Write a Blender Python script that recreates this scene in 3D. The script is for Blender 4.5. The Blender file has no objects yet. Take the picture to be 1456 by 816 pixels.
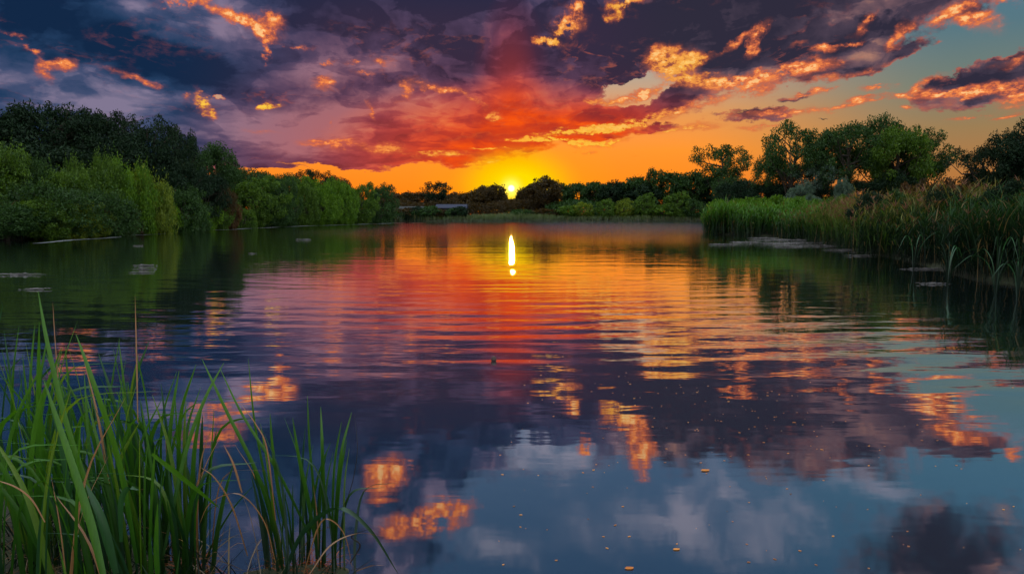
import bpy, bmesh, math, random
import numpy as np
from mathutils import Vector, Matrix

# ------------------------------------------------------------------ camera, sky, sun, exposure
S = bpy.context.scene
CAM_H = 1.6
F = 970.0 / 1456.0 * 36.0          # focal length for a 36 mm sensor
PITCH = math.atan(103.0 / 970.0)   # looking slightly down on the lake
cam_data = bpy.data.cameras.new('camera')
cam_data.sensor_width = 36.0
cam_data.lens = F
cam_data.clip_start = 0.05
cam_data.clip_end = 9000
cam = bpy.data.objects.new('camera', cam_data)
S.collection.objects.link(cam)
cam.location = (0, 0, CAM_H)
cam.rotation_euler = (math.pi / 2 - PITCH, 0, 0)
S.camera = cam
S.view_settings.view_transform = 'Standard'
S.view_settings.look = 'None'
S.view_settings.exposure = 0
S.view_settings.gamma = 1
S.view_settings.use_curve_mapping = False
S.cycles.use_denoising = True
S.cycles.max_bounces = 6
S.cycles.transparent_max_bounces = 8
S.cycles.sample_clamp_indirect = 4

SUN_AZ, SUN_EL = 0.0, 2.15
sun_data = bpy.data.lights.new('sun', 'SUN')
sun_data.energy = 0.8
sun_data.angle = math.radians(0.35)
sun_data.color = (1.0, 0.55, 0.2)
sun = bpy.data.objects.new('sun', sun_data)
S.collection.objects.link(sun)
sun.rotation_euler = (math.radians(90 - SUN_EL), 0, math.radians(180.0 - SUN_AZ))


def direction(x, y):
    """unit vector of a measured direction of the photograph (x right, y down, 1456 wide)"""
    cx, cy = (x - 728.0) / 970.0, (408.0 - y) / 970.0
    c, s = math.cos(PITCH), math.sin(PITCH)
    v = Vector((cx, c + s * cy, -s + c * cy))
    return v.normalized()


def azel(x, y, mirrored=False):
    v = direction(x, y)
    z = -v.z if mirrored else v.z
    return math.degrees(math.atan2(v.x, v.y)), math.degrees(math.asin(z))


def lin(c):
    """sRGB 0-255 to linear"""
    r = []
    for k in c:
        k /= 255.0
        r.append(k / 12.92 if k <= 0.04045 else ((k + 0.055) / 1.055) ** 2.4)
    return (r[0], r[1], r[2], 1.0)


class G:
    """small node writer"""
    def __init__(self, tree):
        self.t = tree
        self.n = 0

    def node(self, kind, **kw):
        nd = self.t.nodes.new(kind)
        for k, v in kw.items():
            setattr(nd, k, v)
        return nd

    def put(self, sock, v):
        if v is None:
            return
        if hasattr(v, 'is_linked') or hasattr(v, 'links'):
            self.t.links.new(v, sock)
        else:
            if hasattr(sock.default_value, '__len__') and not hasattr(v, '__len__'):
                v = [v] * len(sock.default_value)
            if hasattr(sock.default_value, '__len__') and len(sock.default_value) == 3 and len(v) == 4:
                v = v[:3]
            sock.default_value = v

    def m(self, op, a, b=None, c=None, clamp=False):
        nd = self.node('ShaderNodeMath', operation=op, use_clamp=clamp)
        for i, v in enumerate((a, b, c)):
            self.put(nd.inputs[i], v)
        return nd.outputs[0]

    def vm(self, op, a, b=None, s=None):
        nd = self.node('ShaderNodeVectorMath', operation=op)
        self.put(nd.inputs[0], a)
        if b is not None:
            self.put(nd.inputs[1], b)
        if s is not None:
            self.put(nd.inputs['Scale'], s)
        return nd.outputs['Value'] if op in ('LENGTH', 'DOT_PRODUCT', 'DISTANCE') else nd.outputs[0]

    def step(self, v, lo, hi, a=0.0, b=1.0):
        nd = self.node('ShaderNodeMapRange', interpolation_type='SMOOTHSTEP')
        for i, q in enumerate((v, lo, hi, a, b)):
            self.put(nd.inputs[i], q)
        return nd.outputs[0]

    def mix(self, f, a, b, blend='MIX'):
        nd = self.node('ShaderNodeMix', data_type='RGBA', blend_type=blend)
        self.put(nd.inputs[0], f)
        self.put(nd.inputs[6], a)
        self.put(nd.inputs[7], b)
        return nd.outputs[2]

    def noise(self, vec, scale, detail=4, rough=0.55, dist=0.0, color=False, dim='3D', w=None):
        nd = self.node('ShaderNodeTexNoise', noise_dimensions=dim)
        self.put(nd.inputs['Vector'], vec)
        nd.inputs['Scale'].default_value = scale
        nd.inputs['Detail'].default_value = detail
        nd.inputs['Roughness'].default_value = rough
        nd.inputs['Distortion'].default_value = dist
        return nd.outputs[1 if color else 0]

    def ramp(self, v, stops):
        nd = self.node('ShaderNodeValToRGB')
        self.put(nd.inputs[0], v)
        cr = nd.color_ramp
        cr.elements[0].position, cr.elements[0].color = stops[0]
        cr.elements[1].position, cr.elements[1].color = stops[-1]
        for p, c in stops[1:-1]:
            e = cr.elements.new(p)
            e.color = c
        return nd.outputs[0]

    def xyz(self, v):
        nd = self.node('ShaderNodeSeparateXYZ')
        self.put(nd.inputs[0], v)
        return nd.outputs

    def vec(self, x, y, z=0.0):
        nd = self.node('ShaderNodeCombineXYZ')
        for i, q in enumerate((x, y, z)):
            self.put(nd.inputs[i], q)
        return nd.outputs[0]

    def mapping(self, v, loc=(0, 0, 0), rot=(0, 0, 0), sc=(1, 1, 1), kind='POINT'):
        nd = self.node('ShaderNodeMapping', vector_type=kind)
        self.put(nd.inputs[0], v)
        nd.inputs[1].default_value = loc
        nd.inputs[2].default_value = rot
        nd.inputs[3].default_value = sc
        return nd.outputs[0]

    def blobs(self, P, items):
        """sum of soft elliptic patches; an item is (x, y, rx, ry, tilt, weight[, mirrored])"""
        acc = 0.0
        for it in items:
            x, y, rx, ry, tilt, w = it[:6]
            mir = len(it) > 6 and it[6]
            a, e = azel(x, y, mir)
            a2, _ = azel(x + rx, y, mir)
            _, e2 = azel(x, y - ry, mir)
            ra, re = abs(a2 - a), abs(e2 - e)
            rot = math.radians(-tilt if not mir else tilt)
            q = self.mapping(P, (a, e, 0), (0, 0, rot), (ra, re, 1), 'TEXTURE')
            gr = self.node('ShaderNodeTexGradient', gradient_type='SPHERICAL')
            self.put(gr.inputs[0], q)
            acc = self.m('MULTIPLY_ADD', gr.outputs[1], w, acc)
        return acc


def build_sky():
    world = bpy.data.worlds.new('World')
    S.world = world
    world.use_nodes = True
    t = world.node_tree
    t.nodes.clear()
    g = G(t)
    tc = g.node('ShaderNodeTexCoord')
    D = g.vm('NORMALIZE', tc.outputs['Generated'])
    x, y, z = g.xyz(D)
    az = g.m('MULTIPLY', g.m('ARCTAN2', x, y), 57.2958)
    el = g.m('MULTIPLY', g.m('ARCSINE', z), 57.2958)
    el = g.m('MAXIMUM', el, 0.0)
    P = g.vec(az, el)
    # cloud-plane like coordinate for the noise
    lv = g.m('MULTIPLY', g.m('LOGARITHM', g.m('ADD', el, 4.0), math.e), 2.3)
    N = g.vec(g.m('MULTIPLY', az, 0.12), lv)
    wob1 = g.vm('SUBTRACT', g.noise(N, 1.3, 3, 0.55, color=True), (0.5, 0.5, 0.5))
    wob2 = g.vm('SUBTRACT', g.noise(N, 6.0, 6, 0.62, color=True), (0.5, 0.5, 0.5))
    amp = g.step(el, 0.0, 14.0, 0.35, 1.0)
    W = g.vm('ADD', g.vm('SCALE', g.vm('MULTIPLY', wob1, (7.0, 3.6, 0)), s=amp),
             g.vm('SCALE', g.vm('MULTIPLY', wob2, (4.2, 2.4, 0)), s=amp))
    Pw = g.vm('ADD', P, W)
    Pf = g.vm('ADD', P, g.vm('SCALE', W, s=0.55))
    # relief: the same cloud noise read at the point and a little way towards the sun
    toward = g.vec(g.m('MULTIPLY', az, -0.0035), -0.16)
    nA = g.noise(N, 2.6, 7, 0.55, 0.35)
    M1 = g.mapping(N, rot=(0, 0, 0.16), sc=(0.62, 1.25, 1))
    nC = g.noise(M1, 1.7, 5, 0.46, 0.5)
    nB = g.noise(g.vm('ADD', M1, toward), 1.7, 5, 0.46, 0.5)
    relief = g.m('SUBTRACT', nB, nC)
    fine = g.noise(g.vm('MULTIPLY', N, (1.0, 1.5, 1.0)), 9.0, 6, 0.6)

    nE0 = g.noise(g.vm('MULTIPLY', N, (0.8, 1.2, 1)), 3.0, 5, 0.55, 0.5)
    # ---- clear sky behind the clouds
    low_near = g.ramp(g.m('DIVIDE', el, 30.0), [
        (0.0, lin((242, 84, 14))), (0.05, lin((250, 122, 20))), (0.17, lin((252, 150, 42))), (0.26, lin((226, 150, 80))),
        (0.36, lin((176, 158, 140))), (0.5, lin((104, 128, 156))), (0.62, lin((70, 104, 140))), (1.0, lin((48, 84, 124)))])
    low_far = g.ramp(g.m('DIVIDE', el, 30.0), [
        (0.0, lin((182, 112, 58))), (0.1, lin((176, 116, 62))), (0.2, lin((152, 122, 82))), (0.3, lin((112, 124, 112))),
        (0.42, lin((82, 116, 128))), (0.58, lin((70, 114, 142))), (1.0, lin((52, 94, 130)))])
    aza = g.m('ABSOLUTE', az)
    rt = g.step(az, 12.0, 33.0)
    base = g.mix(rt, low_near, low_far)
    nish = g.node('ShaderNodeTexSky', sky_type='NISHITA', sun_disc=False)
    nish.sun_elevation = math.radians(SUN_EL)
    nish.sun_rotation = math.radians(SUN_AZ)
    nish.dust_density = 2.0
    nish.altitude = 100
    base = g.mix(1.0, base, g.vm('SCALE', nish.outputs[0], s=0.006), 'ADD')
    glow = g.blobs(P, [(735, 262, 80, 60, 0, 0.8), (735, 255, 150, 80, 0, 0.5), (722, 240, 50, 60, 0, 0.3), (735, 262, 330, 50, 0, 0.25)])
    base = g.mix(g.m('MINIMUM', glow, 1.0), base, lin((255, 190, 0)))
    pale = g.step(g.blobs(Pw, [(780, 640, 130, 60, 0, 1.2, 1), (880, 740, 150, 60, 0, .8, 1), (1050, 740, 170, 90, 0, 1.2, 1), (1000, 620, 60, 60, 0, .6, 1), (700, 780, 130, 50, 0, .7, 1), (1250, 690, 130, 40, 0, .7, 1), (1400, 600, 120, 40, 0, .5, 1), (315, 150, 90, 50, 0, 1.4)]), 0.1, 0.9)
    base = g.mix(g.m('MULTIPLY', pale, g.m('MULTIPLY', g.step(nC, 0.3, 0.62, 0.35, 1.0), g.step(nE0, 0.38, 0.6, 0.25, 1.0))), base, lin((150, 150, 172)))

    # ---- cloud mass
    mass = g.blobs(Pw, [
        (60, 60, 520, 190, 4, 2.0), (470, 70, 420, 190, 3, 2.0), (800, 50, 330, 160, -4, 1.7), (120, 190, 330, 110, 0, 1.3),
        (430, 188, 190, 62, 0, 1.1), (640, 170, 300, 80, -3, 1.3), (850, 168, 210, 34, -9, 0.9), (470, 222, 90, 14, 0, .5),
        (1060, 45, 230, 100, -14, 1.6), (1180, 82, 170, 44, -8, 1.0), (1270, 78, 90, 15, -12, 0.6), (1340, -12, 190, 40, -10, 1.3),
        (1130, -30, 260, 60, -10, 1.4), (1230, 40, 80, 50, -30, .7),
        (1400, 122, 150, 36, -9, 1.35), (1440, 110, 110, 40, -10, .9),
        (1092, 158, 75, 13, -2, 1.0), (1140, 133, 60, 9, -3, .65), (1380, 20, 70, 30, -10, .6),
        (925, 184, 60, 8, -3, .8), (810, 199, 95, 7, -3, .9), (652, 229, 26, 9, -5, 1.1), (500, 236, 60, 6, 3, .9),
        (385, 238, 60, 6, 2, .9), (570, 226, 60, 12, 0, .9), (600, 214, 80, 12, 0, .8), (700, 205, 90, 14, 0, .5),
        # clouds over the top of the picture, known from the water
        (820, 585, 330, 90, 0, 1.4, 1), (560, 640, 330, 120, 10, 1.5, 1), (1090, 600, 150, 110, 0, 1.5, 1), (1340, 800, 250, 130, -20, 1.25, 1),
        (520, 790, 180, 90, 0, 1.3, 1), (250, 680, 440, 260, 0, 2.0, 1), (430, 800, 200, 120, 0, 1.2, 1), (960, 690, 60, 70, 0, .7, 1), (1290, 620, 210, 40, -12, .8, 1),
        # holes
        (300, 142, 44, 26, 20, -2.9), (868, 8, 50, 26, -20, -2.0), (905, 122, 110, 26, -18, -2.4), (225, 0, 40, 14, 0, -1.6),
        (428, 6, 60, 20, 10, -1.6), (590, 132, 40, 12, 10, -1.2), (500, 100, 40, 9, 5, -.8), (1140, 20, 70, 16, -20, -.8), (735, 266, 300, 30, 0, -.8),
        (1110, 62, 60, 14, -25, -.7), (780, 640, 90, 36, 0, -2.0, 1), (900, 735, 330, 80, 0, -.9, 1), (1050, 740, 150, 60, 0, -1.2, 1),
        (700, 740, 120, 70, 0, -1.2, 1)])
    md = g.m('ADD', mass, g.m('MULTIPLY', g.m('SUBTRACT', nA, 0.5), 0.95))
    md = g.m('ADD', md, g.m('MULTIPLY', g.m('SUBTRACT', fine, 0.5), 0.4))
    cover = g.step(md, 0.22, g.step(el, 15.0, 22.0, 0.5, 1.0))
    deep = g.step(md, 0.35, 1.1)

    # ---- cloud shade
    tone = g.blobs(Pf, [
        (230, 78, 330, 60, 14, -.75), (60, 40, 200, 70, 0, -.35), (560, 30, 300, 60, 4, -.6), (870, 70, 130, 60, -10, -.6), (640, 85, 230, 30, -2, -.35),
        (1040, 70, 150, 50, -34, -.7), (960, 20, 130, 60, -20, -.45), (1180, 60, 110, 30, -15, -.4), (1390, 108, 120, 22, -10, -.7), (1290, 5, 120, 30, -10, -.3),
        (100, 205, 260, 60, 0, -.1), (1092, 152, 50, 10, 0, -.6),
        (150, 130, 190, 40, 5, .45), (400, 180, 150, 60, 0, .7), (500, 130, 200, 60, 6, .35), (150, 165, 160, 40, 4, .3), (250, 55, 100, 24, 12, .35), (470, 165, 100, 40, 0, .3), (540, 75, 120, 30, 12, .3),
        (330, 55, 60, 50, 30, .6), (700, 70, 120, 30, -4, .25), (600, 150, 90, 40, 0, .2), (980, 95, 80, 30, -20, .3), (800, 25, 60, 60, -60, .35), (360, 10, 90, 30, 10, .4),
        (820, 575, 260, 70, 0, -.5, 1), (1090, 600, 130, 90, 0, -.6, 1), (1310, 770, 150, 80, -20, -.7, 1), (520, 640, 230, 80, 0, -.4, 1)])
    shade = g.m('ADD', g.m('ADD', tone, 0.58), g.m('ADD', g.m('MULTIPLY', relief, 1.6), g.m('MULTIPLY', g.m('SUBTRACT', nC, 0.5), 0.8)))
    shade = g.m('ADD', shade, g.m('MULTIPLY', g.m('SUBTRACT', fine, 0.5), 0.22))
    # overlapping sheets of cloud: one side of each fold lighter, its edge catching light
    M2 = g.mapping(N, loc=(3.1, 1.7, 0), rot=(0, 0, 0.2), sc=(0.75, 1.3, 1))
    nD = g.noise(M2, 1.9, 7, 0.5, 0.6)
    nE = g.noise(g.mapping(N, loc=(7.1, 4.7, 2), rot=(0, 0, -0.1), sc=(0.8, 1.5, 1)), 3.2, 8, 0.58, 0.5)
    fold = g.m('ADD', g.m('MULTIPLY', g.step(nD, 0.47, 0.53), 0.34), g.m('MULTIPLY', g.step(nE, 0.46, 0.53), 0.22))
    crease = g.m('MULTIPLY', g.m('SUBTRACT', g.m('ABSOLUTE', g.m('SUBTRACT', nA, 0.5)), 0.07), 1.5)
    calm = g.m('MULTIPLY', g.step(az, -26.0, -6.0, 0.45, 1.0), g.step(g.vm('DISTANCE', P, (0, 4.0, 0)), 3.0, 12.0, 0.5, 1.0))
    shade = g.m('ADD', g.m('SUBTRACT', shade, 0.1), g.m('MULTIPLY', calm, g.m('ADD', g.m('SUBTRACT', fold, 0.30), crease)))
    edge = g.m('MULTIPLY', g.step(nD, 0.455, 0.485), g.step(nD, 0.53, 0.49))
    edge2 = g.m('MULTIPLY', g.step(nE, 0.45, 0.48), g.step(nE, 0.525, 0.49))
    edge = g.m('MULTIPLY', g.m('MAXIMUM', edge, g.m('MULTIPLY', edge2, 0.7)), g.step(nC, 0.47, 0.62))
    edge = g.m('MULTIPLY', edge, g.step(fine, 0.4, 0.62))
    shade = g.m('MULTIPLY', g.m('ADD', shade, 0.0), 1.0, clamp=True)
    slate = g.ramp(shade, [(0.0, lin((18, 40, 70))), (0.35, lin((34, 60, 94))), (0.65, lin((66, 78, 112))), (1.0, lin((128, 118, 145)))])
    purple = g.ramp(shade, [(0.0, lin((54, 44, 66))), (0.35, lin((80, 62, 88))), (0.65, lin((108, 78, 100))), (1.0, lin((148, 106, 122)))])
    red = g.ramp(shade, [(0.0, lin((130, 40, 46))), (0.4, lin((186, 52, 34))), (0.7, lin((238, 80, 22))), (1.0, lin((255, 120, 30)))])
    wine = g.ramp(shade, [(0.0, lin((66, 38, 56))), (0.5, lin((110, 62, 80))), (1.0, lin((172, 104, 104)))])
    col = g.mix(g.step(g.m('ADD', az, g.m('MULTIPLY', el, -0.35)), -31.0, -16.0), slate, purple)
    col = g.mix(g.step(el, 14.0, 20.0, 0.0, 0.85), col, slate)
    stone = g.ramp(shade, [(0.0, lin((46, 44, 60))), (0.35, lin((72, 62, 76))), (0.65, lin((112, 86, 92))), (1.0, lin((176, 126, 104)))])
    col = g.mix(g.step(az, 5.0, 14.0, 0.0, 0.85), col, stone)
    hot2 = g.blobs(P, [(700, 205, 460, 140, 0, 1.3)])
    col = g.mix(g.m('MINIMUM', hot2, 0.9), col, wine)
    hot = g.blobs(P, [(727, 235, 290, 130, 0, 1.5), (727, 150, 60, 170, 0, .5), (850, 180, 170, 50, -8, .7)])
    col = g.mix(g.m('MINIMUM', hot, 1.0), col, red)
    # edges of the clouds catch the sun from below
    rim = g.m('MULTIPLY', g.step(md, 0.16, 0.34), g.m('SUBTRACT', 1.0, g.step(md, 0.38, 0.72)))
    rim = g.m('MULTIPLY', rim, g.step(g.m('ADD', fine, g.m('MULTIPLY', relief, 1.5)), 0.34, 0.62))
    rim = g.m('MULTIPLY', rim, g.step(el, 20.0, 12.0, 0.04, 1.0))
    lowc = g.m('MULTIPLY', g.step(el, 4.0, 10.0, 0.55, 1.0), 1.0)

    lit_raw = g.blobs(Pf, [
        (262, 4, 40, 12, -10, 1.2), (318, 20, 44, 9, 8, 1.2), (350, 30, 40, 10, 30, 1.2), (376, 50, 22, 14, 20, 1.2), (374, 75, 10, 22, 10, 1.2),
        (385, 26, 16, 10, 0, .9), (6, 52, 24, 6, 12, 1.), (30, 71, 30, 8, 12, 1.1), (90, 92, 34, 14, 8, 1.2), (58, 102, 24, 12, 30, .8), (56, 88, 20, 10, 0, .7),
        (190, 108, 50, 7, 8, .7), (215, 118, 14, 7, 0, .8), (284, 148, 16, 24, -28, 1.1), (298, 165, 14, 10, 0, 1.0), (258, 135, 12, 12, 0, .7), (272, 126, 8, 10, 0, .7),
        (388, 150, 24, 9, -12, 1.3), (378, 150, 10, 14, 0, .6), (454, 90, 26, 7, 0, 1.0), (456, 115, 24, 14, 0, 1.0), (495, 92, 20, 6, 0, .9), (548, 94, 30, 9, 10, .8), (420, 66, 40, 5, 4, .6), (515, 108, 26, 6, 10, .8),
        (580, 128, 16, 16, 0, 1.1), (630, 128, 36, 8, 6, 1.0), (608, 120, 30, 8, 10, .7), (672, 142, 26, 6, 25, .9), (528, 158, 6, 24, 0, .8),
        (705, 164, 18, 12, -10, 1.7), (820, 14, 16, 16, -40, 1.2), (800, 42, 28, 14, -60, 1.1), (780, 66, 34, 10, 10, 1.2), (760, 64, 10, 10, 0, .9),
        (880, 14, 14, 20, -40, 1.2), (872, 30, 16, 8, 0, .9), (893, 4, 22, 10, -30, 1.0), (935, 88, 30, 30, -30, 1.2), (968, 92, 40, 34, -20, 1.3), (995, 80, 22, 18, 0, 1.0), (950, 70, 30, 16, -20, .9),
        (1046, 56, 44, 9, -32, 1.1), (1074, 50, 34, 9, -50, 1.1), (1066, 72, 14, 12, -40, .9), (1100, 106, 150, 13, -9, 1.1), (1030, 116, 110, 14, 3, 1.1), (1150, 98, 50, 18, -10, .8), (1206, 104, 110, 8, -10, .7),
        (1170, 66, 22, 10, -5, 1.2), (1202, 55, 24, 7, -5, 1.0), (1218, 30, 30, 9, -35, 1.0), (1280, 40, 20, 16, -60, 1.2), (1265, 58, 22, 12, -30, .9), (1130, 64, 20, 6, -20, .6),
        (1370, 14, 60, 10, -18, 1.1), (1385, 28, 40, 12, -10, 1.1), (1345, 26, 34, 6, -5, .7), (1440, 6, 40, 8, 0, .6),
        (1340, 134, 120, 12, 2, 1.2), (1400, 126, 90, 12, -5, 1.0), (1448, 140, 40, 26, 10, 1.1), (1310, 122, 60, 7, -22, .8), (1440, 90, 40, 8, -14, .7),
        (1065, 130, 60, 16, 0, 1.0), (1120, 158, 120, 8, 0, 1.0), (1085, 178, 50, 6, -2, .9), (1150, 132, 50, 8, -3, 1.0), (1225, 146, 50, 9, -14, 1.2), (1252, 123, 34, 8, -3, 1.0),
        (1182, 124, 30, 6, -6, .8), (1380, 168, 50, 5, -8, 1.0), (1440, 166, 50, 4, -4, .9), (1284, 157, 22, 6, 0, .9), (1020, 146, 30, 10, 0, .6), (990, 144, 30, 8, 0, .8), (1000, 178, 60, 8, -3, .6),
        (890, 138, 60, 10, -8, 1.4), (835, 143, 24, 6, 5, 1.1), (920, 128, 30, 8, -20, 1.1), (850, 184, 130, 7, -6, 1.5), (770, 200, 80, 5, 2, 1.5), (900, 172, 90, 8, -14, 1.2), (960, 160, 50, 10, -14, .9),
        (830, 206, 60, 7, 3, 1.4), (960, 186, 80, 6, -4, 1.0), (860, 203, 50, 4, -8, 1.2), (700, 228, 20, 4, -3, 1.4), (705, 212, 40, 3, 0, 1.0), (838, 218, 12, 3, 0, 1.), (720, 258, 50, 3, 0, 1.2),
        (490, 207, 44, 16, 0, 1.0), (452, 205, 40, 8, 0, .8), (550, 212, 40, 10, 0, 1.0), (600, 222, 40, 8, 0, .9), (640, 218, 60, 6, 0, .9), (372, 190, 40, 6, 0, .5), (468, 178, 10, 16, 0, .7),
        (555, 672, 48, 34, 0, 1.5, 1), (600, 742, 80, 34, 0, 1.3, 1), (800, 560, 40, 30, 40, 1.0, 1), (826, 640, 16, 22, 0, 1.5, 1), (905, 640, 26, 60, -14, 1.5, 1),
        (890, 600, 40, 18, 0, 1.1, 1), (1364, 612, 60, 18, 12, 1.3, 1), (1350, 560, 60, 16, -20, .8, 1), (1444, 645, 20, 22, 0, 1.2, 1), (640, 715, 60, 16, 0, 1.0, 1), (300, 620, 60, 30, 0, 1.0, 1), (400, 560, 40, 26, 0, .9, 1)])
    detail = g.m('ADD', g.m('MULTIPLY', g.m('SUBTRACT', fine, 0.5), 4.2), g.m('MULTIPLY', g.m('SUBTRACT', nA, 0.5), 2.0))
    fine2 = g.noise(N, 21.0, 5, 0.65, 0.3)
    detail = g.m('ADD', detail, g.m('MULTIPLY', g.m('SUBTRACT', fine2, 0.5), 3.0))
    litv = g.m('MULTIPLY', lit_raw, g.m('ADD', detail, 1.0))
    lit = g.m('MAXIMUM', g.step(litv, 0.22, 1.1), g.m('MAXIMUM', g.m('MULTIPLY', rim, 0.75), g.m('MULTIPLY', g.m('MULTIPLY', edge, g.m('MULTIPLY', cover, g.step(az, -24.0, -4.0, 0.3, 1.0))), g.step(el, 24.0, 10.0, 0.1, 0.45))))
    gold = g.blobs(P, [(800, 225, 300, 90, 0, 1.5), (975, 95, 90, 50, 0, .5), (290, 150, 60, 40, 0, .9), (385, 150, 60, 40, 0, 1.2), (870, 15, 60, 40, 0, .6), (790, 60, 60, 40, 0, .5)])
    litc = g.ramp(g.m('ADD', g.m('MULTIPLY', litv, 0.5), g.m('MULTIPLY', g.m('SUBTRACT', fine, .5), 1.2)), [(0.0, lin((158, 88, 84))), (0.35, lin((214, 106, 70))), (0.75, lin((250, 144, 76))), (1.0, lin((255, 196, 130)))])
    litg = g.ramp(litv, [(0.0, lin((240, 104, 20))), (0.5, lin((252, 142, 24))), (0.9, lin((255, 190, 50))), (1.0, lin((255, 206, 70)))])
    litc = g.mix(g.m('MINIMUM', gold, 1.0), litc, litg)
    litc = g.vm('SCALE', litc, s=g.m('ADD', 0.72, g.m('MULTIPLY', g.noise(N, 22.0, 4, 0.6), 0.5)))

    out = g.mix(cover, base, col)
    out = g.mix(g.m('MULTIPLY', g.step(lit_raw, 0.0, 0.9), g.m('MULTIPLY', g.step(nA, 0.34, 0.6), 0.62)), out, lin((206, 102, 62)))
    out = g.mix(lit, out, litc)
    # sunlit haze in front of the clouds round the sun, and the pillar above it
    veil = g.blobs(P, [(727, 245, 420, 130, 0, .35), (727, 170, 46, 150, 0, .2)])
    out = g.mix(g.m('MINIMUM', veil, 0.5), out, lin((255, 84, 8)))
    core = g.blobs(P, [(735, 262, 100, 62, 0, 1.3)])
    out = g.mix(g.m('MINIMUM', g.m('POWER', core, 1.6), 1.0), out, lin((255, 222, 0)))
    # the sky behind and above the viewer, unseen and brightened to light the foliage
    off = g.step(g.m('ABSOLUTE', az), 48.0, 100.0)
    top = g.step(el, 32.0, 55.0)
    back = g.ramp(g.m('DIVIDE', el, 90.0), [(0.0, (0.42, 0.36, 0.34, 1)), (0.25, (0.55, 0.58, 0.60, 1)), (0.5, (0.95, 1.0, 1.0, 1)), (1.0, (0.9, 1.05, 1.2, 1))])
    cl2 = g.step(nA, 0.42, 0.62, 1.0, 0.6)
    back = g.vm('SCALE', back, s=g.m('MULTIPLY', cl2, BACK_FILL))
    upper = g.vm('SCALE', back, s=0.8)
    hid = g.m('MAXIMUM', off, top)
    # the sun itself
    sd = direction(727, 268)
    ang = g.vm('DISTANCE', D, tuple(sd))
    disc = g.step(ang, 0.0036, 0.0055, 1.0, 0.0)
    halo = g.m('POWER', g.step(ang, 0.0, 0.03, 1.0, 0.0), 3.0)
    out = g.vm('ADD', out, g.vm('SCALE', (1.0, 0.72, 0.22), s=g.m('MULTIPLY', halo, 0.9)))
    out = g.vm('ADD', out, g.vm('SCALE', (1.0, 0.75, 0.34), s=g.m('MULTIPLY', disc, 2.4)))
    bg = g.node('ShaderNodeBackground')
    bg.inputs['Strength'].default_value = 0.1
    g.put(bg.inputs['Color'], g.vm('SCALE', out, s=10.0))
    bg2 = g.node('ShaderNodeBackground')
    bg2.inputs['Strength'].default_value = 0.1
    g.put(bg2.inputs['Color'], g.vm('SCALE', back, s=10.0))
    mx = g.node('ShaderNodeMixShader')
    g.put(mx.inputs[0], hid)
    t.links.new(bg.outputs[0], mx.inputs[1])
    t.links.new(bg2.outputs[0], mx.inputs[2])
    wo = g.node('ShaderNodeOutputWorld')
    t.links.new(mx.outputs[0], wo.inputs[0])
    world.cycles.sampling_method = 'NONE'


BACK_FILL = 1.6
build_sky()

# ------------------------------------------------------------------ helpers
def new_mat(name):
    m = bpy.data.materials.new(name)
    m.use_nodes = True
    m.node_tree.nodes.clear()
    return m, G(m.node_tree)


def finish(m, g, shader):
    o = g.node('ShaderNodeOutputMaterial')
    m.node_tree.links.new(shader, o.inputs[0])
    return m


def mesh_from(name, verts, faces, mat, smooth=False, uvs=None):
    """verts (n,3) array, faces (m,k) array with a constant k, or list of tuples"""
    me = bpy.data.meshes.new(name)
    verts = np.asarray(verts, dtype=np.float32)
    if isinstance(faces, np.ndarray):
        nf, k = faces.shape
        me.vertices.add(len(verts))
        me.vertices.foreach_set('co', verts.ravel())
        me.loops.add(nf * k)
        me.loops.foreach_set('vertex_index', faces.ravel().astype(np.int32))
        me.polygons.add(nf)
        me.polygons.foreach_set('loop_start', np.arange(0, nf * k, k, dtype=np.int32))
        me.update(calc_edges=True)
    else:
        me.from_pydata([tuple(map(float, v)) for v in verts], [], faces)
    if smooth:
        me.polygons.foreach_set('use_smooth', [True] * len(me.polygons))
    if mat:
        me.materials.append(mat)
    return me


def link(name, me, parent=None, loc=None, rot=None, scale=None, **props):
    o = bpy.data.objects.new(name, me)
    S.collection.objects.link(o)
    if parent:
        o.parent = parent
    if loc is not None:
        o.location = loc
    if rot is not None:
        o.rotation_euler = rot
    if scale is not None:
        o.scale = scale
    for k, v in props.items():
        o[k] = v
    return o


def ground_at(x, y, z=0.0):
    """point of the plane height z that the photograph shows at (x, y)"""
    v = direction(x, y)
    s = (z - CAM_H) / v.z
    return Vector((v.x * s, v.y * s, z))


def across(x, dist, z=0.0):
    """point at forward distance dist on the sight line of picture column x (at the horizon)"""
    return Vector(((x - 728.0) / 970.0 * dist, dist, z))


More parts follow.
